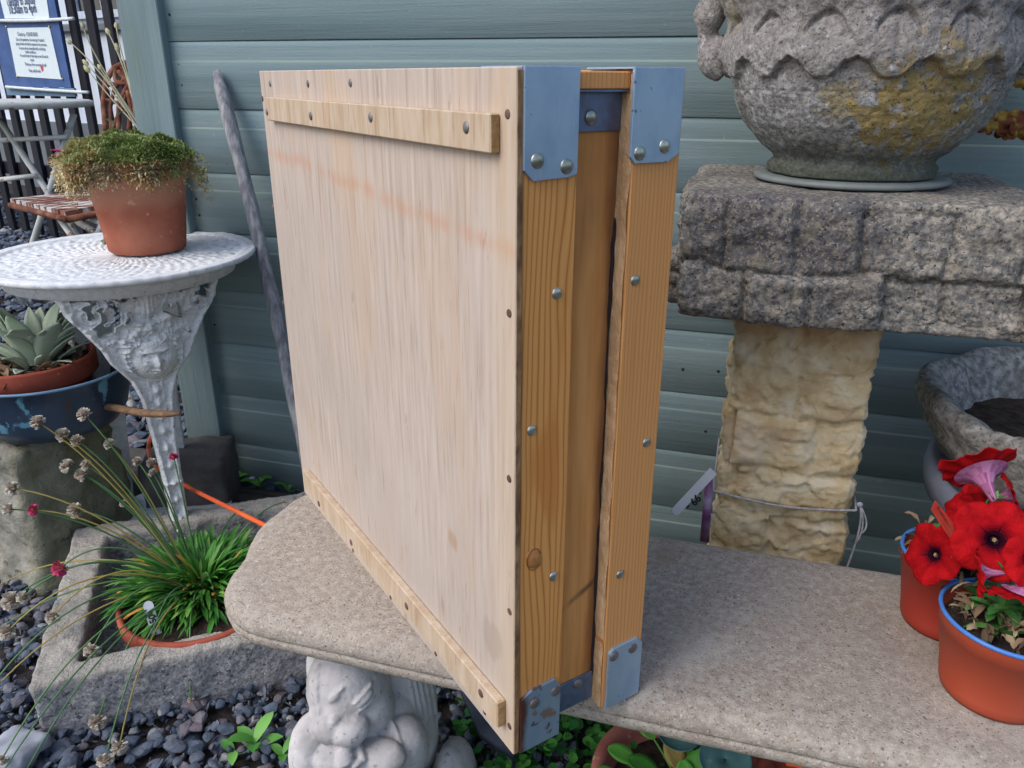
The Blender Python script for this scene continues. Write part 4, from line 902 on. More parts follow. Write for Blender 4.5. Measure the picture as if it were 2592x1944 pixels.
# scrollwork leg : relief plate with pierced volutes and a mask
def leg_half(z):
    zk = [0, .02, .05, .09, .13, .205, .28, .358, .397, .42, .439, .466, .488, .512, .533, .563, .585]
    wk = [.032, .028, .018, .016, .0155, .0175, .0215, .028, .040, .055, .068, .078, .091, .106, .121, .128, .150]
    return np.interp(z, zk, wk)
def pierce(X, Z):
    """>0 where the casting is pierced"""
    W = leg_half(Z); q = np.stack([X*46, Z*62, X*0+3.3], -1); n = fbm(q, 2, 21)+.25*np.cos(np.hypot(abs(X)-.085, Z-.53)*330)
    clear = sst(.010, .018, W-abs(X))*sst(.430, .455, Z)*(1-sst(.560, .570, Z))*sst(1.0, 1.25, np.hypot((X-.004)/.054, (Z-.452)/.066))*sst(.012, .022, abs(X-.004))
    return n*clear-.30*clear-(1-clear)
def relief(X, Z):
    h = np.full_like(X, .004); W = leg_half(Z)
    h += .006*np.exp(-((abs(X)-W+.005)/.0045)**2)                        # raised border
    pz = pierce(X, Z); h += .008*np.exp(-((pz+.12)/.10)**2)*(pz > -.9)
    h += .0035*fbm(np.stack([X*90, Z*90, X*0], -1), 2, 5)*sst(.44, .47, Z)
    for sg, cz in ((-1, .532), (1, .532)):
        q = np.hypot(X-sg*.088, Z-cz); a_ = np.arctan2(Z-cz, (X-sg*.088)*sg); h += .005*np.cos(q*520+a_)*np.exp(-(q/.024)**2)
    h += .007*np.exp(-(X/.014)**2)*sst(.515, .53, Z)*(1+.3*np.cos(X*900))          # palmette stem
    h += .008*np.exp(-((np.hypot(X/.040, (Z-.520)/.012)-1)/.35)**2)*(Z < .521)      # lip below palmette
    fx = X-.003+.06*(Z-.441); fz_ = Z-.441
    hr = np.hypot(fx/.050, (Z-.478)/.032); hair = np.exp(-hr**4)
    h += .014*hair*(1+.42*vn(np.stack([X*130, Z*130, X*0], -1), 4)+.3*vn(np.stack([X*260, Z*260, X*0+4], -1), 9))
    sidehair = np.exp(-((abs(fx)-.040)/.008)**2)*(fz_ > -.02)*(fz_ < .04); h += .008*sidehair*(1+.4*np.cos(Z*600))
    f = np.hypot(fx/.034, fz_/.040); face = np.exp(-f**4)
    h = np.maximum(h, .002+.032*np.sqrt(np.clip(1-f**2*.72, 0, 1))*(f < 1.14)*(fz_ < .034))
    h += face*(.013*np.exp(-(fx/.0050)**2)*np.exp(-((fz_+.004)/.013)**2)*(1.0-(fz_+.004)*22)      # nose
        -.0110*(np.exp(-((abs(fx)-.0135)/.0085)**2)*np.exp(-((fz_-.008)/.0050)**2))
        +.0062*(np.exp(-((abs(fx)-.0135)/.0060)**2)*np.exp(-((fz_-.0065)/.0024)**2))
        +.0050*(np.exp(-((abs(fx)-.0135)/.010)**2)*np.exp(-((fz_-.0165)/.003)**2))
        +.0055*np.exp(-(fx/.010)**2)*np.exp(-((fz_+.0205)/.0024)**2)-.0070*np.exp(-(fx/.0115)**2)*np.exp(-((fz_+.0240)/.0016)**2)+.0050*np.exp(-(fx/.009)**2)*np.exp(-((fz_+.0275)/.0022)**2)
        +.004*np.exp(-(fx/.008)**2)*np.exp(-((fz_+.035)/.004)**2)+.003*np.exp(-((abs(fx)-.018)/.007)**2)*np.exp(-((fz_+.009)/.009)**2))
    h += .006*np.exp(-((np.hypot((X-.003)/.048, (Z-.452)/.060)-1)/.06)**2)*(Z < .46)      # rim round the mask
    for zc_ in (.372, .345, .318, .29, .255, .22, .185, .15, .11, .07): h += .010*np.exp(-(X/.0065)**2-((Z-zc_)/.0085)**2)+.003*np.exp(-((abs(X)-.011)/.003)**2)*np.exp(-((Z-zc_-.012)/.008)**2)
    for zc_ in (.185, .09, .04): h += .005*np.exp(-((Z-zc_)/.004)**2)
    return h+.0007*vn(np.stack([X*400, Z*400, X*0], -1), 2)
def make_leg(az_, full=True):
    nx, nz = (420, 700) if full else (40, 200)
    X, Z = np.meshgrid(np.linspace(-1, 1, nx), np.linspace(0, .575, nz)); W = leg_half(Z) if full else np.minimum(leg_half(Z), .045+.3*np.maximum(0, Z-.5)); X = X*W
    inside = abs(X) <= 1
    if full: inside &= pierce(X, Z) < 0
    H_ = relief(X, Z)
    # plan position of the leg: rim at top, curving in to the column, flaring out at the foot
    Rz = np.interp(Z, [0, .04, .12, .30, .40, .50, .575], [.150, .128, .112, .100, .108, .138, .168])
    bulge = Rz-X**2*2.2*sst(.40, .55, Z)
    out = np.array([math.cos(az_), math.sin(az_)]); side = np.array([-math.sin(az_), math.cos(az_)])
    def P(off): r_ = bulge+off; return np.stack([TCn[0]+out[0]*r_+side[0]*X, TCn[1]+out[1]*r_+side[1]*X, Z], -1)
    Vf = P(H_).reshape(-1, 3); Vb = P(-.006+0*H_).reshape(-1, 3); idx = np.arange(nx*nz).reshape(nz, nx)
    fm = inside[:-1, :-1] & inside[1:, :-1] & inside[1:, 1:] & inside[:-1, 1:]
    q = np.stack([idx[:-1, :-1], idx[:-1, 1:], idx[1:, 1:], idx[1:, :-1]], -1)[fm]
    g = G(); n = nx*nz; F = q.tolist()+(q[:, ::-1]+n).tolist()
    # side walls
    ed = {}
    for f in q:
        for a_, b_ in zip(f, np.roll(f, -1)):
            if (b_, a_) in ed: del ed[(b_, a_)]
            else: ed[(a_, b_)] = 1
    for (a_, b_) in ed: F.append((int(b_), int(a_), int(a_)+n, int(b_)+n))
    V = np.concatenate([Vf, Vb]); used = np.zeros(2*n, bool); used[np.array([i for f in F for i in f])] = True
    mp = np.cumsum(used)-1; g.add(V[used], [[int(mp[i]) for i in f] for f in F], .5)
    return wb(g, 'leg', m_iron, ct)
a0 = math.atan2(-1.36+.222, 0+1.075)+rad(9)
make_leg(a0); make_leg(a0+rad(150), False); make_leg(a0-rad(150), False)
g = G(); g.lathe([(.001, .05), (.12, .05), (.125, .056), (.12, .062), (.001, .062)], 40, c=TCn*np.array([1, 1, 0])); wb(g, 'lower_shelf', m_iron, ct)

# ------------------------------------------------------------------ pots
m_terra = mat('terracotta', [(0, s(138, 80, 62)), (.5, s(158, 94, 74)), (1, s(176, 112, 90))], scale=10, detail=6, rough=.85, spec=.15,
              layers=[dict(axis=2, lo=.085, hi=.125, amp=.03, scale=8, col=s(182, 136, 112), fac=.65), dict(scale=60, detail=5, lo=.64, hi=.7, col=s(204, 160, 134), fac=.5), dict(scale=9, lo=.6, hi=.75, col=s(196, 112, 78), fac=.5)], bump=[(120, (1, 1, 1), .001, .4)])
m_terra2 = mat('dark_terracotta', [(0, s(140, 66, 50)), (1, s(176, 92, 72))], scale=14, detail=6, rough=.8, spec=.2, layers=[dict(scale=26, lo=.6, hi=.7, col=s(110, 58, 48), fac=.5), dict(scale=60, lo=.66, hi=.7, col=s(200, 180, 168), fac=.5)], bump=[(120, (1, 1, 1), .001, .4)])
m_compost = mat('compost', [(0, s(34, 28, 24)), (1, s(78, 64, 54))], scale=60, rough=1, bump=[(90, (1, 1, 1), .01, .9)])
POT = (az(290, 632, .6)+az(482, 632, .6))/2; POT = np.array([POT[0], POT[1]-.01, .6035])
PB = .066
pot = thing('terracotta_pot', 'orange brown clay flower pot standing on the white cast iron table', 'pot', POT)
g = G(); g.lathe([(PB-.004, .0), (PB, .003), (PB+.004, .03), (.082, .125), (.087, .1255), (.0885, .128), (.0915, .158), (.0905, .162), (.086, .162), (.080, .135), (.06, .01), (.001, .008)], 72, c=POT); wb(g, 'clay_body', m_terra, pot)
g = G(); g.lathe([(.001, .148), (.079, .145)], 40, c=POT); wb(g, 'soil', m_compost, pot)
m_sedum = mat('sedum', [(0, s(108, 128, 66)), (.3, s(140, 154, 92)), (.5, s(166, 170, 114)), (.7, s(178, 160, 102)), (.85, s(166, 130, 88)), (1, s(216, 206, 166))], attr=True, vary=.1, scale=20, rough=.7, trans=.15)
g = G(); gmid = POT+np.array([-.006, 0, .15])
for i in range(15000):
    th = random.uniform(0, 6.283) if i % 3 else random.uniform(-2.3, -.1); u = math.sqrt(random.random()) if i % 3 else random.uniform(.72, 1); Rm = .116+.012*math.sin(th*3+1)+.010*math.sin(th*7); R_ = u*Rm
    top = .032*(1-u**2.8)+.010*vn(np.array([math.cos(th)*R_*40, math.sin(th)*R_*40, 0.]), 2)+.016
    z = top-(max(0, R_-.088)/.03)*random.uniform(.0, .034)*1.2
    if R_ > .078 and random.random() < .6: z -= random.uniform(0, .032)*(.25+.75*abs(math.sin(th*2.3+.6)))
    P = gmid+np.array([math.cos(th)*R_, math.sin(th)*R_, z])
    green = .30+.30*vn(P*25, 8)-.14*math.cos(th+.4)*0+(.38 if z < .012 else 0)+random.uniform(-.16, .18)-.18*(math.cos(th) > .2)*(u > .3)*(z > .01)+.22*(math.sin(th) < -.3)*(u > .6)
    L_ = random.uniform(.0045, .0095)
    for q in range(2):
        a_ = random.uniform(0, 6.28); e_ = random.uniform(-.2, 1.3)
        if z < .0: e_ -= .9
        g.leaf(P, a_, e_, L_, .0030, .6, .3, seg=2, r=min(1, max(0, green)))
sed = wb(g, 'sedum_mat', m_sedum, tag_s := thing('sedum_plant', 'low green and brown sedum cushion spilling over the rim of the clay pot', 'plant', POT+np.array([0, 0, .148])))
# core under the sedum so that it reads as a cushion
m_seddark = flat('sedum_stems', s(96, 78, 50), .9, v=.3, sc=80)
g = G(); g.lathe([(.001, .030), (.04, .028), (.072, .020), (.088, .008), (.086, -.003), (.080, -.004)], 60, c=gmid, fn=lambda V: V+.004*vn(V*60, 2)[:, None]*np.array([1, 1, 1])); wb(g, 'cushion_core', m_seddark, tag_s)

# dried seed stalks and one magenta flower behind the pot (rose campion)
m_stalk = flat('dry_stalk', s(168, 164, 138), .8)
m_pod = flat('seed_pod', s(176, 170, 134), .8, v=.2)
m_mag = flat('magenta_petal', s(196, 20, 110), .6)
st = thing('rose_campion_stalks', 'dried pale stalks with seed pods and one magenta flower rising behind the clay pot', 'dried plant', (-1.2, -.02, 0))
def bez(A, B, C, n=12): t = np.linspace(0, 1, n)[:, None]; return (1-t)**2*np.array(A)+2*t*(1-t)*np.array(B)+t*t*np.array(C)
Dk = 1.66
root = aw(370, 1000, .06); root[2] = 0
for pts in ([(362, 330), (250, 165), (180, 110)], [(362, 326), (236, 150), (212, 72)], [(364, 330), (300, 120), (295, 70)], [(358, 328), (320, 190), (300, 130)], [(358, 332), (280, 250), (226, 182)], [(360, 330), (300, 250), (222, 165)], [(355, 334), (290, 230), (256, 176)], [(366, 330), (310, 150), (276, 86)]):
    A, B, C = [ad(*p, Dk+random.uniform(-.03, .03)*(i > 0)) for i, p in enumerate(pts)]
    P = np.concatenate([np.linspace(A*np.array([1, 1, .75])+[0, 0, .0], A, 4)[:-1], bez(A, B, C, 14)]); g = G(); g.tube(P, np.linspace(.0021, .0011, len(P)), 6); o = wb(g, 'stalk', m_stalk, st)
    d = C-P[-2]; d /= np.linalg.norm(d); q = Vector([float(v) for v in d]).to_track_quat('Z', 'Y').to_matrix().to_4x4(); q.translation = Vector([float(v) for v in C])
    g = G(); k_ = random.uniform(.6, .85); g.lathe([(a_*k_, b_*k_) for a_, b_ in ((.001, -.004), (.0052, .002), (.0072, .008), (.0060, .015), (.0034, .019), (.0040, .021), (.001, .020))], 12, M=q); wb(g, 'seed_pod', m_pod, o)
A, B, C = ad(268, 500, 1.45), ad(215, 455, 1.45), ad(148, 385, 1.45)
g = G(); g.tube(np.concatenate([np.linspace(ad(262, 640, 1.5), A, 4)[:-1], bez(A, B, C)]), .0018, 6); o = wb(g, 'stalk', m_stalk, st)
g = G()
for i in range(5): g.leaf(C, i*1.257, .5, .014, .012, .5, .1, prof=lambda t: .25+.75*t, seg=4)
wb(g, 'flower', m_mag, o)
g = G()
for (x_, y_) in ((268, 560), (272, 585), (265, 620), (288, 318), (290, 300)): g.leaf(ad(x_, y_, 1.5), random.uniform(0, 6), .8, .03, .012, .8, .3, seg=4)
wb(g, 'stem_leaf', flat('campion_leaf', s(140, 158, 128), .8), st)

# ------------------------------------------------------------------ stone block, enamel bowl, pans, lamb's ear
m_sand = mat('sandstone', [(0, s(124, 122, 112)), (.5, s(148, 146, 134)), (1, s(170, 166, 154))], scale=30, detail=9, rough=.95, spec=.1,
             layers=[dict(axis=0, lo=-1.17, hi=-1.10, amp=.06, scale=9, col=s(92, 96, 58), fac=.65), dict(scale=40, detail=6, lo=.62, hi=.68, col=s(82, 78, 70), fac=.7), dict(scale=6, lo=.55, hi=.7, col=s(146, 140, 120), fac=.5)],
             bump=[(60, (1, 1, 1), .01, .7), (200, (1, 1, 1), .003, .6)])
def blk(P, N): return N*(.014*fbm(P*9, 4, 3)+.005*fbm(P*40, 3, 6))[..., None]
SB = az(140, 1460, 0)
def rotz(g, c, a_):
    c_, s_ = math.cos(a_), math.sin(a_); R = np.array([[c_, -s_, 0], [s_, c_, 0], [0, 0, 1]])
    g.v = [(v-np.array(c))@R.T+np.array(c) for v in g.v]; return g
g = cubegrid((-1.52, -.435, -.02), (-1.135, -.22, .293), .009, .022, blk); rotz(g, (-1.17, -.42, 0), rad(-6)); g.v = [v+np.array([-.022, -.02, 0]) for v in g.v]
o = weld(g.build('stone_block', m_sand), 1e-4); tag(o, 'rough squared sandstone block under the blue enamel bowl', 'stone')
m_bowl = mat('rusty_blue_enamel', [(0, s(32, 40, 56)), (.6, s(46, 60, 80)), (1, s(62, 80, 100))], scale=7, detail=5, rough=.35, spec=.5,
             layers=[dict(scale=11, detail=7, lo=.56, hi=.64, col=s(96, 62, 48), fac=.9), dict(scale=26, detail=7, lo=.62, hi=.66, col=s(110, 170, 190), fac=.8, stretch=(1, 1, .6))], rnoise=.3, bump=[(60, (1, 1, 1), .002, .4)])
BWL = np.array([-1.190, -.325, .292])
bo = thing('enamel_bowl', 'chipped and rusting blue enamel bowl on the sandstone block', 'bowl', BWL)
g = G(); g.lathe([(.001, .004), (.085, .004), (.105, .010), (.122, .034), (.132, .075), (.1365, .108), (.142, .112), (.1425, .1155), (.138, .1165), (.1325, .110), (.127, .075), (.114, .030), (.09, .012), (.001, .012)], 80, c=BWL); wb(g, 'basin', m_bowl, bo)
g = G(); g.tube([BWL+np.array([.1425*math.cos(t), .1425*math.sin(t), .1155]) for t in np.linspace(0, 6.3, 80)], .0026, 6, cap=False); wb(g, 'rolled_rim', flat('rim_blue', s(104, 138, 168), .4), bo)
PAN = BWL+np.array([-.035, -.005, .013])
def pan_(P, nm, lab, R_, h):
    t = thing(nm, lab, 'plant pot', P); g = G(); g.lathe([(R_*.74, 0), (R_*.76, .003), (R_*.9, h*.62), (R_*.97, h*.64), (R_, h*.68), (R_, h*.97), (R_*.985, h), (R_*.93, h), (R_*.9, h*.8), (R_*.8, h*.5), (.001, h*.5)], 64, c=P); wb(g, 'clay_body', m_terra2, t); return t
PAN2 = PAN+np.array([.0, .0, .016])
t2 = pan_(PAN2, 'terracotta_pan', 'shallow clay pan holding the silver leaved plant inside the blue enamel bowl', .112, .105)
g = G(); g.lathe([(.001, .094), (.101, .092)], 40, c=PAN2); wb(g, 'soil', m_compost, t2)
m_silver = mat('silver_leaf', [(0, s(148, 164, 136)), (.5, s(172, 186, 164)), (.8, s(186, 198, 178)), (1, s(206, 200, 160))], attr=True, vary=.12, scale=30, rough=.9, trans=.12, bump=[(200, (1, 1, 1), .001, .4)])
m_dead = mat('withered_leaf', [(0, s(70, 54, 44)), (.7, s(118, 96, 74)), (1, s(164, 146, 116))], attr=True, vary=.2, scale=60, rough=.9)
sl_ = thing('silver_leaved_plant', 'rosette of furry silver green leaves growing in the clay pan in the blue bowl', 'plant', PAN2+np.array([0, 0, .09]))
lv = lambda t: (math.sin(math.pi*min(1, t*.95+.04)**1.1))**.75
C0 = PAN2+np.array([.022, .0, .090])
def spade(n, el0, el1, L0, L1, m_, col0, col1, R0=.02, wf=.35):
    for i in range(n):
        a_ = random.uniform(0, 6.283) if n > 12 else i*6.283/n+random.uniform(-.25, .25)
        g = G(); L_ = random.uniform(L0, L1); b_ = C0+np.array([math.cos(a_)*R0*random.uniform(.2, 1), math.sin(a_)*R0*random.uniform(.2, 1), 0])
        g.leaf(b_, a_, random.uniform(el0, el1), L_, L_*random.uniform(wf*.85, wf*1.2), random.uniform(.1, .7), random.uniform(.2, .5), prof=lv, seg=8, r=random.uniform(col0, col1), twist=random.uniform(-.4, .4))
        wb(g, 'leaf', m_, sl_, mods=[('SUBSURF', dict(levels=1, render_levels=1)), ('SOLIDIFY', dict(thickness=.0016))])
spade(14, 1.1, 1.5, .095, .13, m_silver, .2, .7, .022)
spade(18, .95, 1.3, .085, .12, m_silver, .1, .8, .03)
spade(9, .5, .9, .06, .09, m_silver, .3, 1, .04)
spade(6, .1, .5, .05, .075, m_silver, .7, 1, .05, .4)
g = G()
for i in range(70):
    a_ = random.uniform(0, 6.28); g.leaf(C0+np.array([math.cos(a_)*.07, math.sin(a_)*.07, random.uniform(0, .012)])*np.array([1, 1, 1]), random.uniform(0, 6.28), random.uniform(-.4, .7), random.uniform(.015, .05), random.uniform(.006, .018), 1.2, .6, seg=5, twist=random.uniform(-2, 2), wav=.15)
wb(g, 'withered_leaves', m_dead, sl_)
# stick lying on the bowl edge
m_stick = mat('bark_stick', [(0, s(92, 70, 52)), (1, s(136, 108, 82))], scale=40, stretch=(.4, 3, 3), rough=.9, bump=[(80, (.3, 2, 2), .003, .7)])
A = ad(222, 1030, 1.30); B = ad(455, 1052, 1.15)
A = aw(218, 1028, .30); B = aw(455, 1050, .42)
P = np.array([A*(1-t)+B*t+np.array([0, 0, .003*math.sin(t*7)]) for t in np.linspace(0, 1, 12)])
g = G(); g.tube(P, [.006]+[.0085]*9+[.0075, .003], 8, flatten=.75); tag(g.build('wooden_stick', m_stick), 'brown wooden stick sticking out from the blue enamel bowl past the table leg', 'stick')
# pale slab and dark brick behind the leg of the table
m_slab = mat('paving_stone', [(0, s(74, 70, 68)), (1, s(104, 98, 94))], scale=16, rough=.95, bump=[(60, (1, 1, 1), .006, .6)])
g = cubegrid((-1.17, -.20, .0), (-1.0, -.06, .16), .012, .008, lambda P, N: N*(.003*fbm(P*30, 3))[..., None]); rotz(g, (-1.1, -.13, 0), rad(25)); tag(weld(g.build('stone_block', m_slab)), 'small dark grey block in shadow between the table leg and the shed corner', 'stone')
g = cubegrid((-1.36, -.17, .0), (-1.19, -.04, .10), .012, .01, lambda P, N: N*(.004*fbm(P*30, 3))[..., None]); rotz(g, (-1.25, -.1, 0), rad(10)); tag(weld(g.build('stone_block', m_slab)), 'low grey block on the gravel behind the enamel bowl', 'stone')

# ------------------------------------------------------------------ pole leaning on the shed
m_pole = mat('weathered_pole', [(0, s(104, 104, 110)), (.5, s(138, 138, 142)), (1, s(172, 170, 170))], scale=60, detail=8, stretch=(2, 2, .2), rough=.9, bump=[(90, (3, 3, .15), .003, .8)])
A = aw(548, 180, .012); B = aw(756, 1060, .16); d = (B-A)/np.linalg.norm(B-A); B = B+d*((B[2]-.0)/-d[2] if d[2] < 0 else 0)
P = np.array([A*(1-t)+B*t+np.array([.006*math.sin(t*5), 0, 0]) for t in np.linspace(0, 1, 40)])
g = G(); g.tube(P, [.006, .0115]+[.0128+.0008*math.sin(i*.9) for i in range(38)], 12); tag(g.build('wooden_pole', m_pole), 'grey weathered wooden pole leaning against the shed wall', 'pole')

# ------------------------------------------------------------------ bowl of thrift in the trough
TB = (az(290, 1560, .1)+az(690, 1560, .1))/2; TB = np.array([-.792, -.484, .030])
m_tfoot = m_terra2
tb = thing('terracotta_bowl', 'shallow clay bowl of green thrift standing inside the stone trough', 'bowl', TB)
g = G(); g.lathe([(.085, 0), (.09, .003), (.116, .05), (.122, .052), (.126, .056), (.127, .076), (.125, .079), (.119, .079), (.114, .06), (.1, .03), (.001, .03)], 80, c=TB); wb(g, 'clay_body', m_tfoot, tb)
g = G(); g.lathe([(.001, .072), (.115, .066)], 50, c=TB); wb(g, 'soil', m_compost, tb)
m_thrift = mat('thrift_leaf', [(0, s(46, 104, 38)), (.4, s(70, 138, 50)), (.7, s(96, 164, 66)), (.9, s(136, 182, 90)), (1, s(206, 150, 70))], attr=True, vary=.12, scale=20, rough=.5, trans=.2, spec=.4)
m_stem = mat('flower_stem', [(0, s(64, 104, 66)), (.7, s(96, 132, 80)), (1, s(164, 142, 76))], attr=True, rough=.6)
th_ = thing('thrift_plant', 'grassy green thrift tuft with long arching stems and dry globe seed heads in the trough', 'plant', TB+np.array([0, 0, .07]))
CT = TB+np.array([-.022, .034, .070]); g = G(); g2 = G()
for i in range(900):
    a_ = random.uniform(0, 6.283); u = random.random()**.6; R_ = .085*u; b_ = CT+np.array([math.cos(a_)*R_, math.sin(a_)*R_, -.004])
    if b_[0]-CT[0] > .03 and random.random() < .45: continue
    L_ = random.uniform(.045, .092); ou = a_+random.uniform(-.6, .6); el = 1.40-u*1.0+random.uniform(-.25, .25)
    g.leaf(b_, ou, el, L_, random.uniform(.0042, .0085), random.uniform(.4, 1.5), .4, seg=6, prof=lambda t: min(1, 4*(1-t)+.02)*(.7+.3*min(1, t*5)), r=random.random()*.92 if random.random() < .97 else 1.0)
wb(g, 'leaf_tuft', m_thrift, th_)
g = G()
for i in range(160):
    a_ = random.uniform(-.8, 1.2); R_ = random.uniform(.02, .1); g.leaf(CT+np.array([math.cos(a_)*R_, math.sin(a_)*R_, .0]), random.uniform(0, 6.3), random.uniform(-.1, .8), random.uniform(.02, .06), .0025, 1, .3, seg=4)
wb(g, 'dry_leaves', m_dead, th_)
m_head = mat('papery_head', [(0, s(120, 92, 70)), (.45, s(184, 172, 154)), (1, s(220, 216, 206))], attr=True, rough=.9, trans=.2)
m_pinkh = mat('pink_head', [(0, s(140, 84, 70)), (.5, s(186, 60, 100)), (1, s(206, 84, 124))], attr=True, rough=.8)
heads = [(83, 913, 9, 0), (182, 896, 9, 0), (136, 940, 9, 0), (167, 952, 8, 0), (237, 960, 7.5, 0), (145, 1007, 9, 0), (178, 1025, 9, 0), (186, 1005, 7, 0), (297, 997, 6.5, 0), (328, 1000, 7, 0), (375, 988, 6, 1), (330, 1022, 6, 0), (27, 1055, 9, 0), (18, 1100, 8, 0), (73, 1102, 7, 1), (163, 1103, 10, 0), (267, 1088, 5, 0), (130, 1228, 10, 1), (24, 1298, 12, 0), (50, 1290, 8, 0), (115, 1332, 9, 0), (199, 1405, 10, 0), (15, 1365, 10, 0), (211, 1558, 10, 0), (320, 1427, 5, 0), (258, 1612, 9, 0), (228, 1640, 9, 0), (412, 1512, 4, 0), (612, 1085, 4, 0), (-10, 1470, 6, 0), (4, 1640, 6, 0)]
HG = G()
for i, (hx, hy, hr, pk) in enumerate(heads):
    px, py = hx*1.1718, hy*1.1718; D = ray(px, py); D = D/np.linalg.norm(D); t = (CT+np.array([0, 0, .03])-CAM)@D
    H_ = CAM+D*(t+random.uniform(-.03, .05))
    if hy > 1400: H_ = CAM+D*(t-.06)
    if H_[2] < .03: H_ = az(px, py, .03)
    v = H_-CT; dist = np.linalg.norm(v); st_ = CT+np.array([v[0], v[1], 0])/(np.hypot(v[0], v[1])+1e-6)*.02
    mid = (st_+H_)/2+np.array([0, 0, .04+.10*dist+(.05 if hy > 1150 else 0)]); P = bez(st_, mid, H_, 16)
    g = G(); g.tube(P, np.linspace(.0016, .0011, 16), 6, r=random.choice([.1, .3, .5, .6, .95])); o = wb(g, 'flower_stem', m_stem, th_)
    R_ = hr*.00112; g = G(); dirv = P[-1]-P[-2]; dirv /= np.linalg.norm(dirv)
    g.ell(H_, (R_*.62,)*3, n=6, r=.1)
    for k in range(150):
        n_ = np.random.default_rng(i*997+k).normal(size=3); n_ /= np.linalg.norm(n_)
        if n_@dirv < -.55: continue
        a_ = math.atan2(n_[1], n_[0]); e_ = math.asin(n_[2]); g.leaf(H_+n_*R_*.45, a_, e_, R_*random.uniform(.55, .75), R_*.42, .2, .4, seg=2, prof=lambda t: .5+.5*t, r=random.uniform(.35, 1))
    wb(g, 'flower_head' if pk else 'seed_head', m_pinkh if pk else m_head, o)
# extra bare stems
g = G()
for (A, B) in (((430, 1500), (10, 1950)), ((440, 1520), (70, 1944)), ((300, 1370), (0, 1480)), ((400, 1480), (-40, 1620)), ((420, 1500), (-30, 1760)), ((500, 1480), (560, 1560)), ((560, 1400), (650, 1290))):
    a_ = CT+np.array([0, 0, .0]); b_ = az(*B, .06); P = bez(a_, (a_+b_)/2+np.array([0, 0, .10]), b_, 16); g = G(); g.tube(P, np.linspace(.0016, .0010, 16), 6, r=random.choice([.2, .5, .98])); wb(g, 'flower_stem', m_stem, th_)
# plant label
m_lab = flat('white_plastic', s(202, 206, 210), .4, v=.03); m_mark = flat('black_marker', s(22, 24, 32), .6)
la = az(400, 1615, .092); lt = CAM+ray(372, 1525)*0; 
yv = ray(372, 1522); tt = ((la-CAM)@BF)/(yv@BF); lt = CAM+yv*(tt*1.005)
lab = thing('plant_label', 'white plastic label marked L50 stuck in the thrift bowl', 'plant label', la)
def label(par, A, B, W, th=.0012, up=None):
    d = B-A; L_ = np.linalg.norm(d); d /= L_; toC = CAM-(A+B)/2; sd = np.cross(d, toC); sd /= np.linalg.norm(sd); n_ = np.cross(sd, d)
    if n_@toC < 0: n_ = -n_
    out = [(-W/2, 0), (W/2, 0), (W/2, L_-W/2)]+[(W/2*math.cos(t), L_-W/2+W/2*math.sin(t)) for t in np.linspace(.3, math.pi-.3, 8)]+[(-W/2, L_-W/2)]
    V = [A+sd*x_+d*y_+n_*th/2 for x_, y_ in out]+[A+sd*x_+d*y_-n_*th/2 for x_, y_ in out]; k = len(out); g = G()
    g.add(V, [tuple(range(k)), tuple(range(2*k-1, k-1, -1))]+[(i, i+k, (i+1) % k+k, (i+1) % k) for i in range(k)], .5)
    wb(g, 'label_blade', m_lab, par, smooth=False); return A, d, sd, n_, L_
A_, d_, sd_, n_, L_ = label(lab, la, lt, .0145)
M = plane_M(la+d_*L_*.50+sd_*.0045+n_*.0012-np.array(lab.location), d_, -sd_ if (np.cross(d_, -sd_)@n_) > 0 else sd_); text('L50-', .0135, m_mark, lab, 'lettering', M, bold=.0004)

# ------------------------------------------------------------------ orange cable
m_cable = mat('orange_cable', [(0, s(222, 92, 44)), (1, s(236, 112, 62))], scale=8, rough=.45)
pts = [aw(378, 1118, .16), aw(376, 1140, .18), aw(385, 1170, .21), aw(420, 1200, .22), aw(500, 1245, .26), aw(590, 1290, .34), aw(685, 1337, .42), aw(760, 1375, .5)]
pts = [aw(384, 1100, .10)]+pts
P = np.array(pts); t = np.linspace(0, len(P)-1, 60)
def cr(P, t):
    i = int(min(len(P)-2, max(0, math.floor(t)))); u = t-i; p0 = P[max(0, i-1)]; p1 = P[i]; p2 = P[i+1]; p3 = P[min(len(P)-1, i+2)]
    return .5*((2*p1)+(-p0+p2)*u+(2*p0-5*p1+4*p2-p3)*u*u+(-p0+3*p1-3*p2+p3)*u**3)
P = np.array([cr(P, q) for q in t])
g = G(); g.tube(P, .0042, 10); tag(g.build('orange_cable', m_cable), 'orange electric cable running from the table leg to behind the bench', 'cable')

# ------------------------------------------------------------------ things hanging on and around the ochre column
m_twine = mat('grey_twine', [(0, s(150, 146, 150)), (1, s(190, 186, 190))], scale=200, rough=.9)
x0, x1, y0, y1 = -.001, .183, -.376, -.20
zt_ = aw(1790, 1245, .376)[2]; 
loop = [(x0, y1), (x0, (y0+y1)/2), (x0, y0+.012), (x0+.012, y0), ((x0+x1)/2, y0-.002), (x1-.012, y0), (x1, y0+.012), (x1, (y0+y1)/2), (x1, y1), (x0+.05, y1+.004), (x0, y1)]
tw = thing('twine', 'grey twine tied round the ochre column with an end hanging on its right', 'string', (.09, -.29, zt_))
zL = aw(1790, 1240, .376)[2]; zR = aw(2150, 1290, .376)[2]
P = np.array([(x_, y_, zL+(zR-zL)*(x_-x0)/(x1-x0)-.008*math.sin(math.pi*(x_-x0)/(x1-x0))) for x_, y_ in loop]); P = np.array([cr(P, q) for q in np.linspace(0, len(P)-1, 70)])
g = G(); g.tube(P, .0016, 6); wb(g, 'loop', m_twine, tw)
K = np.array([x1+.004, y0+.01, zR+.004]); g = G()
for (dx, dz, b_) in ((-.006, -.12, .012), (.004, -.055, .014), (.008, -.04, .02)): g.tube(bez(K, K+np.array([b_, 0, -.03]), K+np.array([dx, -.004, dz]), 10), .0013, 6)
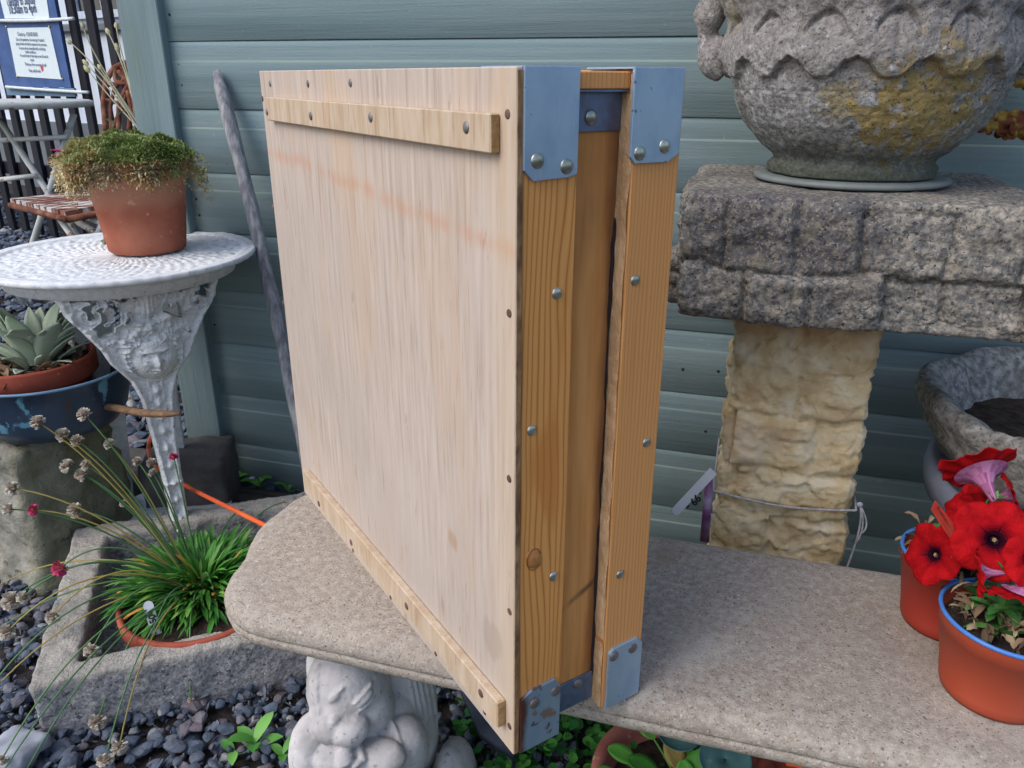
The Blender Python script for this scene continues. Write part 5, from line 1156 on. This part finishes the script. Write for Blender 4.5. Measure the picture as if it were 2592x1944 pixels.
g.ell(K, (.004, .003, .004), n=6); wb(g, 'knot_and_tail', m_twine, tw)
la = aw(1705, 1300, .385); lt = aw(1806, 1192, .375)
lab = thing('plant_label', 'white plastic label with black scribble tied to the left side of the column', 'plant label', la)
A_, d_, sd_, n_, L_ = label(lab, lt, la, .0125)
M = plane_M(lt+d_*L_*.62-sd_*.0042+n_*.0012-np.array(lab.location), d_, sd_ if (np.cross(d_, sd_)@n_) > 0 else -sd_); text('99 -', .015, m_mark, lab, 'lettering', M, bold=.0006)
g = G(); A = aw(1795, 1215, .372); B = aw(1783, 1372, .372); W_ = np.array([.005, 0, 0])
g.add([A-W_, A+W_, B+W_*1.3, B-W_*1.3]+[p+np.array([0, .001, 0]) for p in (A-W_, A+W_, B+W_*1.3, B-W_*1.3)], [(0, 1, 2, 3), (7, 6, 5, 4), (0, 4, 5, 1), (1, 5, 6, 2), (2, 6, 7, 3), (3, 7, 4, 0)])
tag(g.build('plant_tag', mat('purple_tag', [(0, s(120, 70, 120)), (.5, s(150, 100, 140)), (1, s(176, 160, 184))], scale=30, rough=.3)), 'narrow purple picture tag hanging beside the left edge of the column', 'plant tag')

# ------------------------------------------------------------------ petunias
m_plastic = mat('orange_plastic', [(0, s(146, 60, 38)), (1, s(160, 70, 48))], scale=6, rough=.5, layers=[dict(scale=140, detail=3, lo=.68, hi=.72, col=s(96, 60, 44), fac=.5), dict(scale=8, detail=6, lo=.55, hi=.75, col=s(170, 96, 74), fac=.35)], spec=.3, bump=[(300, (1, 1, 1), .0003, .2)])
m_plasticd = mat('red_brown_plastic', [(0, s(142, 46, 34)), (1, s(156, 54, 40))], scale=6, rough=.5, spec=.3)
m_bluerim = flat('blue_liner', s(70, 124, 196), .4)
m_petal = mat('red_petal', [(0, s(30, 4, 20)), (.13, s(50, 4, 22)), (.26, s(120, 8, 24)), (.5, s(166, 14, 24)), (1, s(172, 18, 24))], attr=True, vary=.3, scale=90, rough=.8, spec=.08, trans=.08, bump=[(140, (1, 1, 1), .004, .7)])
m_petalu = mat('petal_underside', [(0, s(130, 40, 90)), (1, s(200, 140, 180))], attr=True, vary=.12, scale=40, rough=.7, trans=.15)
m_pleaf = mat('petunia_leaf', [(0, s(48, 98, 44)), (1, s(96, 150, 74))], attr=True, vary=.1, scale=40, rough=.7, trans=.15)
m_throat = flat('stamen', s(150, 136, 84), .7)
def ppot(P, R_, h, m_, lab, liner):
    t = thing('plastic_pot', lab, 'plant pot', P); g = G()
    g.lathe([(R_*.70, .001), (R_*.74, 0), (R_*.765, .004), (R_*.785, .012), (R_*.78, .0125), (R_*.94, h*.80), (R_*.955, h*.81), (R_*.975, h*.985), (R_*.965, h)], 72, c=P)
    g.lathe([(R_*.965, h), (R_*.93, h*.97), (R_*.75, .012), (.001, .010)], 72, c=P); wb(g, 'pot_wall', m_, t)
    if liner:
        g = G(); g.tube([P+np.array([R_*.965*math.cos(q), R_*.965*math.sin(q), h*1.0]) for q in np.linspace(0, 6.2832, 73)], .0021, 8, cap=False); wb(g, 'blue_rim', m_bluerim, t)
    g = G(); g.lathe([(.001, h*.86), (R_*.9, h*.84)], 40, c=P, fn=lambda V: V+np.stack([V[:, 0]*0, V[:, 1]*0, .003*vn(V*90, 2)], -1)); wb(g, 'soil', m_compost, t); return t
PP2 = np.array([.274, -.669, .3580]); PP1 = np.array([.250, -.570, .3580])
ppot(PP2, .0600, .083, m_plastic, 'bright orange plastic pot with blue rim at the front edge of the bench', True)
ppot(PP1, .0545, .083, m_plasticd, 'darker red plastic pot standing behind the bright orange one on the bench', True)
def flower(par, c, n_, R_, back=False, spin=0.0):
    n_ = np.array(n_, float); n_ /= np.linalg.norm(n_); q = Vector([float(v) for v in n_]).to_track_quat('Z', 'Y').to_matrix().to_4x4(); q.translation = Vector([float(v) for v in c])
    nr, na = 14, 100; V = []; rr = []
    for i in range(nr+1):
        t = i/nr
        for j in range(na):
            th = 2*math.pi*j/na+spin; lob = abs(math.cos(2.5*th)); rad_ = R_*(.10+.90*t)*(1-.20*(1-lob**.55)*t**2)
            z = -.34*R_*(1-t)**2.2+.10*R_*t*t*math.cos(th*2+spin*3)+.06*R_*t*t*math.sin(th*10+1)-(.16*R_*t**3 if not back else -.1*R_*t)-.05*R_*(1-lob)*t
            V.append((rad_*math.cos(th), rad_*math.sin(th), z))
    F = []
    for i in range(nr):
        for j in range(na):
            F.append((i*na+j, i*na+(j+1) % na, (i+1)*na+(j+1) % na, (i+1)*na+j)); th = 2*math.pi*j/na+spin; vein = abs(math.sin(2.5*th+math.pi/2))
            rr.append(min(1, (i/nr)*1.5-(.12 if vein > .985 and i < nr*.8 else 0)+random.uniform(-.02, .02)))
    g = G(); g.add(xf(q, V), F, rr); co = wb(g, 'corolla', m_petal, par, mods=[('SOLIDIFY', dict(thickness=.0006))])
    g = G(); g.lathe([(R_*.07, -1.05*R_), (R_*.11, -.8*R_), (R_*.17, -.5*R_), (R_*.30, -.28*R_), (R_*.50, -.17*R_), (R_*.66, -.13*R_)], 24, M=q, r=None); g.r = [random.uniform(.2, .9) for _ in g.r]; wb(g, 'throat_tube', m_petalu, co)
    g = G()
    for k in range(5): a_ = k*1.257; g.ell(np.array((q@Vector((R_*.03*math.cos(a_), R_*.03*math.sin(a_), -.28*R_)))[:]), (.0008, .0008, .0012), n=4)
    wb(g, 'stamens', m_throat, co); return q
def petunia(nm, lab, P, fl, leaves, seed):
    random.seed(seed); t = thing(nm, lab, 'plant', P)
    for (c, n_, R_, back, sp) in fl:
        n2 = np.array(n_, float); n2 /= np.linalg.norm(n2); q = flower(t, c, n_, R_, back, sp); b_ = np.array(c)-n2*R_*1.0
        g = G(); g.tube(bez(b_, b_-n2*.012+np.array([0, 0, -.01]), P+np.array([random.uniform(-.01, .01), random.uniform(-.01, .01), .0]), 10), .0013, 6); wb(g, 'stem', m_pleaf, t)
        g = G()
        for k in range(5):
            a_ = k*1.257; g.leaf(b_, a_, .9, .012, .004, .3, .3, seg=3)
        wb(g, 'sepals', m_pleaf, t)
    g = G()
    for i in range(leaves):
        a_ = random.uniform(0, 6.28); h = random.uniform(.0, .035); R_ = random.uniform(.01, .03); b_ = P+np.array([math.cos(a_)*R_, math.sin(a_)*R_, h])
        for k in range(5): g.leaf(b_, a_+k*1.3, random.uniform(-.1, .8), random.uniform(.016, .028), .009, .8, .25, seg=4)
    wb(g, 'foliage', m_pleaf, t)
    g = G()
    for i in range(150):
        a_ = random.uniform(0, 6.28); R_ = .052*math.sqrt(random.random()); b_ = P+np.array([math.cos(a_)*R_, math.sin(a_)*R_, random.uniform(0, .025)])
        g.leaf(b_, random.uniform(0, 6.28), random.uniform(-.3, 1.2), random.uniform(.010, .024), random.uniform(.0015, .006), 1.6, .6, seg=5, twist=random.uniform(-2, 2), wav=.12)
    wb(g, 'withered_leaves', m_dead, t); random.seed(seed+1); return t
def fD(px, py, wd): return aw(px, py, wd)
def tow(c, dx=0, dz=0): v = CAM-c; v /= np.linalg.norm(v); return v+np.array([dx, 0, dz])
c1 = fD(2523, 1362, .665); c2 = fD(2352, 1400, .632); c3 = fD(2478, 1185, .60); c4 = fD(2470, 1448, .68); c5 = fD(2590, 1510, .70); c6 = fD(2452, 1340, .59); c7 = fD(2622, 1420, .69); c8 = fD(2570, 1250, .60)
petunia('petunia_plant', 'red petunia with dark throats in the bright orange pot at the bench front', PP2+np.array([0, 0, .074]),
        [(c1, tow(c1, .15, .25), .038, False, .3), (c4, (-1.0, .15, -.25), .022, False, 1.0), (c5, (-.2, -.4, -1.2), .027, True, .2), (c7, tow(c7, .6, .2), .026, False, .9), (c8, (1.0, -.1, .5), .022, False, .1)], 12, 5)
petunia('petunia_plant', 'red petunia leaning from the darker pot behind, one bloom facing the column', PP1+np.array([0, 0, .074]),
        [(c2, tow(c2, -1.0, .15), .031, False, .7), (c3, (-.30, .80, .55), .036, True, .2), (c6, tow(c6, -.5, .2), .031, False, .5), (fD(2432, 1268, .57), (-.8, -.1, .5), .024, False, 1.1), (fD(2500, 1290, .60), (.1, -.3, 1.0), .026, False, .8)], 8, 9)
m_tag = flat('red_tag', s(206, 66, 44), .5)
A = aw(2392, 1300, .60); B = aw(2405, 1395, .60)
def quad_card(pts, th, m_, nm):
    P = [np.array(p) for p in pts]; n_ = np.cross(P[1]-P[0], P[3]-P[0]); n_ /= np.linalg.norm(n_); g = G(); g.add(P+[p-n_*th for p in P], [(0, 1, 2, 3), (7, 6, 5, 4), (0, 4, 5, 1), (1, 5, 6, 2), (2, 6, 7, 3), (3, 7, 4, 0)], .5); return g, n_
ptag = thing('plant_tag', 'red plastic care tag standing in the darker petunia pot', 'plant tag', PP1+np.array([0, 0, .075]))
cc = [aw(2356, 1290, .645), aw(2366, 1268, .630), aw(2416, 1330, .630), aw(2408, 1368, .645)]
g, n_ = quad_card(cc, .0008, m_tag, 'card'); wb(g, 'card', m_tag, ptag, smooth=False)
if n_@(CAM-cc[0]) < 0: n_ = -n_
dd = cc[3]-cc[0]; M = plane_M((cc[0]+cc[1]+cc[2]+cc[3])/4+n_*.001-np.array(ptag.location)-dd/np.linalg.norm(dd)*0, dd, np.cross(n_, dd)); text('Petunia', .0085, flat('tag_ink', s(90, 40, 50), .7), ptag, 'lettering', M)
g = G(); g.tube([cc[3], PP1+np.array([.02, -.01, .076])], .0011, 6); wb(g, 'spike', m_tag, ptag)

# ------------------------------------------------------------------ bird bath and pale pedestal, far right
m_bath = mat('weathered_bath_stone', [(0, s(104, 102, 98)), (.5, s(144, 141, 136)), (1, s(182, 179, 174))], scale=80, detail=9, rough=.95, layers=[dict(scale=7, lo=.5, hi=.7, col=s(96, 88, 76), fac=.5), dict(scale=60, lo=.62, hi=.68, col=s(178, 182, 190), fac=.6), dict(scale=200, detail=4, lo=.58, hi=.65, col=s(84, 80, 74), fac=.7)], bump=[(160, (1, 1, 1), .006, .9), (50, (1, 1, 1), .006, .6)])
m_pale = mat('smooth_pale_stone', [(0, s(128, 134, 150)), (1, s(150, 156, 172))], scale=12, rough=.8, layers=[dict(vor=40, lo=.02, hi=.10, keep=.9, col=s(90, 94, 100), fac=.7)], bump=[(90, (1, 1, 1), .002, .4)])
BBc = np.array([.487, -.262, .505]); R_ = .232
bb = thing('bird_bath', 'weathered stone bird bath bowl at the far right edge beside the shed', 'bird bath', BBc*np.array([1, 1, 0])+np.array([0, 0, .37]))
def bfn(V):
    th = np.arctan2(V[:, 1], V[:, 0]); q = 1+.018*np.cos(th*9)*sst(-.06, .0, V[:, 2])+.022*fbm(V*26, 4, 4)+.008*vn(V*90, 6); V = V.copy(); V[:, 0] *= q; V[:, 1] *= q; V[:, 2] += .003*np.cos(th*9+1)+.003*fbm(V*40, 3, 8); return V
g = G()
g.lathe([(.05, -.135), (R_*.50, -.132), (R_*.70, -.112), (R_*.84, -.080), (R_*.93, -.046), (R_*.925, -.038), (R_*.98, -.020), (R_, -.004), (R_*.985, .006), (R_*.95, .010), (R_*.90, .004), (R_*.86, -.008), (R_*.82, -.030), (R_*.72, -.065), (R_*.4, -.09), (.001, -.095)], 220, c=(0, 0, 0), fn=bfn); g.v = [v+BBc for v in g.v]; wb(g, 'bowl', m_bath, bb)
g = G(); g.lathe([(.001, -.056), (R_*.765, -.052)], 60, c=BBc, fn=lambda V: V+np.stack([V[:, 0]*0, V[:, 1]*0, .004*vn(V*60, 2)], -1)); wb(g, 'hollow_shade_disc', m_compost, bb)  # dark disc added so the bowl's hollow looks shaded
def pfn(V): th = np.arctan2(V[:, 1], V[:, 0]); q = 1+.012*np.cos(th*5)+.010*vn(V*20, 3); V = V.copy(); V[:, 0] *= q; V[:, 1] *= q; return V
PSc = BBc*np.array([1, 1, 0]); R2 = .205; zr = .398
ps = thing('smooth_stone_bowl', 'smooth pale lavender grey stone bowl under the bird bath at the right edge', 'bowl', PSc)
g = G(); g.lathe([(R2*.55, 0), (R2*.60, .03), (R2*.50, .08), (R2*.58, zr*.42), (R2*.82, zr*.68), (R2*.90, zr*.84), (R2*.89, zr*.87), (R2*.98, zr*.90), (R2, zr*.95), (R2*.99, zr*.99), (R2*.95, zr), (R2*.90, zr-.012), (R2*.7, zr-.035), (.001, zr-.036)], 120, c=PSc, fn=pfn); wb(g, 'bowl_wall', m_pale, ps)

# autumn leaf twig behind the urn
m_aut = mat('autumn_leaf', [(0, s(110, 52, 46)), (.5, s(130, 78, 48)), (.8, s(168, 140, 60)), (1, s(190, 170, 80))], scale=50, rough=.8, trans=.15)
tg = thing('vine_twig', 'wiry vine twig with russet and yellow leaves against the shed behind the urn', 'twig', aw(2592, 330, .05))
g = G(); g.tube([aw(p[0], p[1], .05) for p in ((2500, 318), (2540, 322), (2580, 312), (2640, 300), (2700, 340))], .0016, 6); g.tube([aw(p[0], p[1], .05) for p in ((2560, 320), (2575, 345), (2600, 365), (2640, 372))], .0012, 6); wb(g, 'stem', m_stalk, tg)
def lobed(c, R_, n_, seed):
    rng = random.Random(seed); q = Vector(n_).to_track_quat('Z', 'Y').to_matrix().to_4x4(); q.translation = Vector([float(v) for v in c]); V = [(0, 0, 0)]; k = 40
    for j in range(k): th = 2*math.pi*j/k; r_ = R_*(.62+.38*abs(math.cos(2.5*th)))*(1+.12*math.sin(th*20)); V.append((r_*math.cos(th), r_*math.sin(th), .25*R_*math.sin(th*3+seed)))
    g = G(); g.add(xf(q, V), [(0, j+1, (j+1) % k+1) for j in range(k)], rng.random()); return g
for i, (px, py, R_) in enumerate(((2500, 318, .014), (2530, 310, .020), (2560, 322, .018), (2592, 310, .024), (2596, 196, .020), (2545, 330, .015))):
    g = lobed(aw(px, py, .06), R_, (random.uniform(-.6, .2), -1, random.uniform(.1, .9)), i); wb(g, 'leaf', m_aut, tg, mods=[('SOLIDIFY', dict(thickness=.0006))])

# ------------------------------------------------------------------ under and before the bench
m_clover = mat('clover_leaf', [(0, s(28, 78, 30)), (.5, s(44, 110, 44)), (1, s(84, 150, 60))], attr=True, vary=.1, scale=30, rough=.6, trans=.15)
def lowleaf(g, c, R_, r=None):
    a_ = random.uniform(0, 6.28); tl = random.uniform(.0, .6); n_ = np.array([math.cos(a_)*math.sin(tl), math.sin(a_)*math.sin(tl), math.cos(tl)]); q = Vector([float(v) for v in n_]).to_track_quat('Z', 'Y').to_matrix().to_4x4(); q.translation = Vector([float(v) for v in c]); k = 12
    V = [(0, 0, -.15*R_)]+[(R_*(1-.18*(j == 0))*math.cos(2*math.pi*j/k), R_*.9*math.sin(2*math.pi*j/k), .1*R_*math.cos(4*math.pi*j/k)) for j in range(k)]
    g.add(xf(q, V), [(0, j+1, (j+1) % k+1) for j in range(k)], random.random() if r is None else r)
random.seed(31); g = G()
for i in range(5600):
    x_ = random.uniform(-.33, .30); y_ = random.uniform(-.95, -.36); z_ = random.uniform(.006, .05)
    if x_ < -.12 and random.random() < .45+(-.12-x_)*2: continue
    c = np.array([x_, y_, z_]); g.tube([c*np.array([1, 1, 0]), c], .0006, 3, cap=False, r=.1)
    for k in range(random.choice([1, 1, 2, 3])): lowleaf(g, c+np.array([random.uniform(-.007, .007), random.uniform(-.007, .007), random.uniform(0, .003)]), random.uniform(.004, .0095))
tag(g.build('ground_cover', m_clover), 'small round leaved green weeds covering the ground beneath the bench', 'ground cover', kind='stuff')
m_seedl = mat('seedling_leaf', [(0, s(74, 138, 56)), (1, s(126, 184, 92))], attr=True, rough=.6, trans=.2)
def seedling(px, py, hgt, n, L_, lab, ww=.42, fl=False, z0=0.0, grp=None):
    P = az(px, py, z0); t = thing('weed_seedling', lab, 'weed', P, group=grp)
    g = G(); g.tube([P, P+np.array([.004, 0, hgt*.5]), P+np.array([0, .003, hgt])], .0014, 6); wb(g, 'stem', m_seedl, t); 
    for i in range(n):
        g = G(); g.leaf(P+np.array([0, 0, hgt*(.35+.65*(i+1)/n)]), i*2.4+.5, .5+.4*random.random(), L_*random.uniform(.7, 1.1), L_*ww, .7, .3, prof=lv, seg=6, r=random.random()); wb(g, 'leaf', m_seedl, t)
    if fl:
        g = G(); c = P+np.array([-.01, -.01, hgt*1.2])
        for k in range(5): g.leaf(c, k*1.257, .4, .008, .006, .3, .1, seg=3)
        wb(g, 'flower', flat('pale_flower', s(214, 196, 220), .6), t)
seedling(650, 1915, .030, 5, .045, 'light green seedling in the gravel just left of the squirrel')
seedling(595, 1925, .016, 3, .034, 'small pale green seedling left of the larger one near the picture bottom')
seedling(720, 1935, .02, 4, .03, 'seedling close to the base of the squirrel support')
seedling(585, 1250, .050, 7, .050, 'leafy green weed between the orange cable and the shed wall', fl=True)
seedling(660, 1255, .040, 6, .045, 'bright weed at the foot of the shed wall beside the wooden case', fl=True)
seedling(520, 1285, .045, 5, .05, 'weed growing behind the trough beside the cable')
seedling(735, 1262, .030, 5, .035, 'small weed squeezed between shed wall and bench corner')
# clay bowl, primrose and teal saucer under the bench front
UB = np.array([.006, -.600, .0])
ub = thing('terracotta_bowl', 'weathered clay bowl with seedlings half hidden under the front of the bench', 'bowl', UB)
g = G(); g.lathe([(.075, 0), (.08, .004), (.108, .056), (.118, .060), (.121, .068), (.120, .078), (.114, .081), (.105, .079), (.102, .068), (.085, .03), (.001, .025)], 80, c=UB); wb(g, 'clay_body', mat('mossy_clay', [(0, s(140, 84, 74)), (1, s(180, 112, 98))], scale=14, rough=.9, layers=[dict(scale=22, lo=.58, hi=.66, col=s(88, 60, 60), fac=.7), dict(scale=60, lo=.62, hi=.68, col=s(204, 170, 160), fac=.5)], bump=[(120, (1, 1, 1), .002, .5)]), ub)
g = G(); g.lathe([(.001, .058), (.104, .052)], 50, c=UB); wb(g, 'soil', m_compost, ub)
m_prim = mat('primrose_leaf', [(0, s(58, 122, 42)), (.5, s(92, 160, 62)), (.85, s(120, 176, 76)), (1, s(170, 140, 84))], attr=True, vary=.14, scale=60, rough=.6, trans=.18, bump=[(70, (1, 1, 1), .004, .6)])
pr_ = thing('primrose_plant', 'young primrose with rounded crinkled leaves in the clay bowl under the bench', 'plant', UB+np.array([0, 0, .055]))
rd = lambda t: max(.08, math.sin(math.pi*min(1, max(0, (t-.28)/.70*.93+.05)))**.6) if t > .28 else .08
c = UB+np.array([.0, .0, .055])
for (px, py, z_, W_, r_) in ((1560, 1905, .092, .024, .5), (1627, 1830, .098, .024, .75), (1612, 1935, .086, .028, .02), (1700, 1890, .090, .026, .98), (1745, 1895, .088, .026, .6), (1780, 1930, .094, .036, .35), (1730, 1950, .085, .028, .5), (1520, 1960, .085, .02, .4)):
    tip = az(px, py, z_); g = G(); d = tip-c; d /= np.linalg.norm(d); tip2 = tip+d*W_*.5; LL = np.linalg.norm(tip2-c); th0 = max(.1, 1-W_*1.45/LL); rd = lambda t, th0=th0: .07 if t <= th0 else max(.07, math.sin(math.pi*min(1, max(0, (t-th0)/(1-th0)*.92+.06)))**.55)
    g.disc_leaf(c+np.array([0, 0, -.002]), tip2, W_*1.05, (0, -.15, 1), r=r_, seg=30, curl=.12, prof=rd); wb(g, 'leaf', m_prim, pr_, mods=[('SOLIDIFY', dict(thickness=.0008))])
g = G(); random.seed(3)
for i in range(50): lowleaf(g, UB+np.array([random.uniform(-.08, .08), random.uniform(-.09, .06), random.uniform(.060, .075)]), random.uniform(.003, .006))
tag(wb(g, 'small_weeds', m_clover, pr_), None, None, kind='stuff')
m_teal = mat('glaucous_leaf', [(0, s(58, 96, 96)), (1, s(84, 124, 122))], scale=20, rough=.6, layers=[dict(scale=60, lo=.62, hi=.7, col=s(120, 150, 146), fac=.5)])
gp = thing('glaucous_plant', 'large flat blue green leaves under the bench edge behind the primrose', 'plant', np.array([.10, -.56, 0]))
for (px, py, z_, R_) in ((1720, 1850, .105, .030), (1835, 1925, .11, .032), (1790, 1875, .10, .026)):
    g = G(); q = Matrix.Translation(Vector([float(v) for v in az(px, py, z_)]))@Matrix.Rotation(.3, 4, 'X'); g.lathe([(.001, .002), (R_*.5, .0), (R_*.95, .002), (R_, .005)], 30, M=q); wb(g, 'leaf', m_teal, gp, mods=[('SOLIDIFY', dict(thickness=.001))])
    g = G(); a_ = az(px, py, z_); g.tube([a_, np.array([.10, -.56, 0])], .002, 6); wb(g, 'stem', m_teal, gp)
UB2 = az(2085, 2000, .09)*np.array([1, 1, 0]); ub = thing('terracotta_bowl', 'second clay pot right of the primrose bowl under the bench', 'bowl', UB2)
g = G(); g.lathe([(.05, 0), (.055, .004), (.072, .066), (.08, .070), (.081, .094), (.078, .097), (.072, .094), (.068, .07), (.001, .07)], 60, c=UB2); wb(g, 'clay_body', m_terra2, ub)
g = G(); P = np.array([az(p[0], p[1], .10) for p in ((1990, 1930), (2050, 1940), (2120, 1962), (2200, 1990))]); g.tube(P, .004, 8); tag(g.build('orange_cable', m_cable), 'short stretch of orange cable lying across the clay pot under the bench', 'cable')
la = az(1880, 1893, .105); lt = az(1808, 1872, .12)
lab = thing('plant_label', 'white plastic label poking out under the front edge of the bench', 'plant label', la); label(lab, la, lt, .013)
# grey stone wedge under the case
m_slate = mat('dark_slate', [(0, s(58, 64, 72)), (1, s(82, 88, 98))], scale=20, rough=.8, bump=[(60, (1, 1, 1), .003, .5)])
g = G(); A = az(1165, 1690, .12); B = az(1300, 1900, .01); g.box((-.008, 0, -.02), (.008, .10, .0), .002, M=Matrix.Identity(4))
P = [az(1150, 1700, .06), az(1172, 1690, .06), az(1300, 1905, .06), az(1215, 1850, .06)]; g = G(); T = np.array([0, 0, -.014]); g.add(P+[p+T for p in P], [(3, 2, 1, 0), (4, 5, 6, 7), (0, 1, 5, 4), (1, 2, 6, 5), (2, 3, 7, 6), (3, 0, 4, 7)], .5)
tag(weld(g.build('slate_piece', m_slate)), 'flat dark slate piece on the weeds beneath the wooden case', 'slate')
g = cubegrid((-.005-.72, -.99, 0), (-.66, -.93, .03), .006, .012, lambda P, N: N*(.006*fbm(P*40, 3))[..., None]); g.v = [v+(az(60, 1915, .02)-np.array([-.69, -.96, .0])) for v in g.v]; tag(weld(g.build('pale_stone', flat('pale_stone', s(146, 150, 158), .9, v=.2, sc=30))), 'larger pale grey stone among the slate gravel at the near left corner', 'stone')
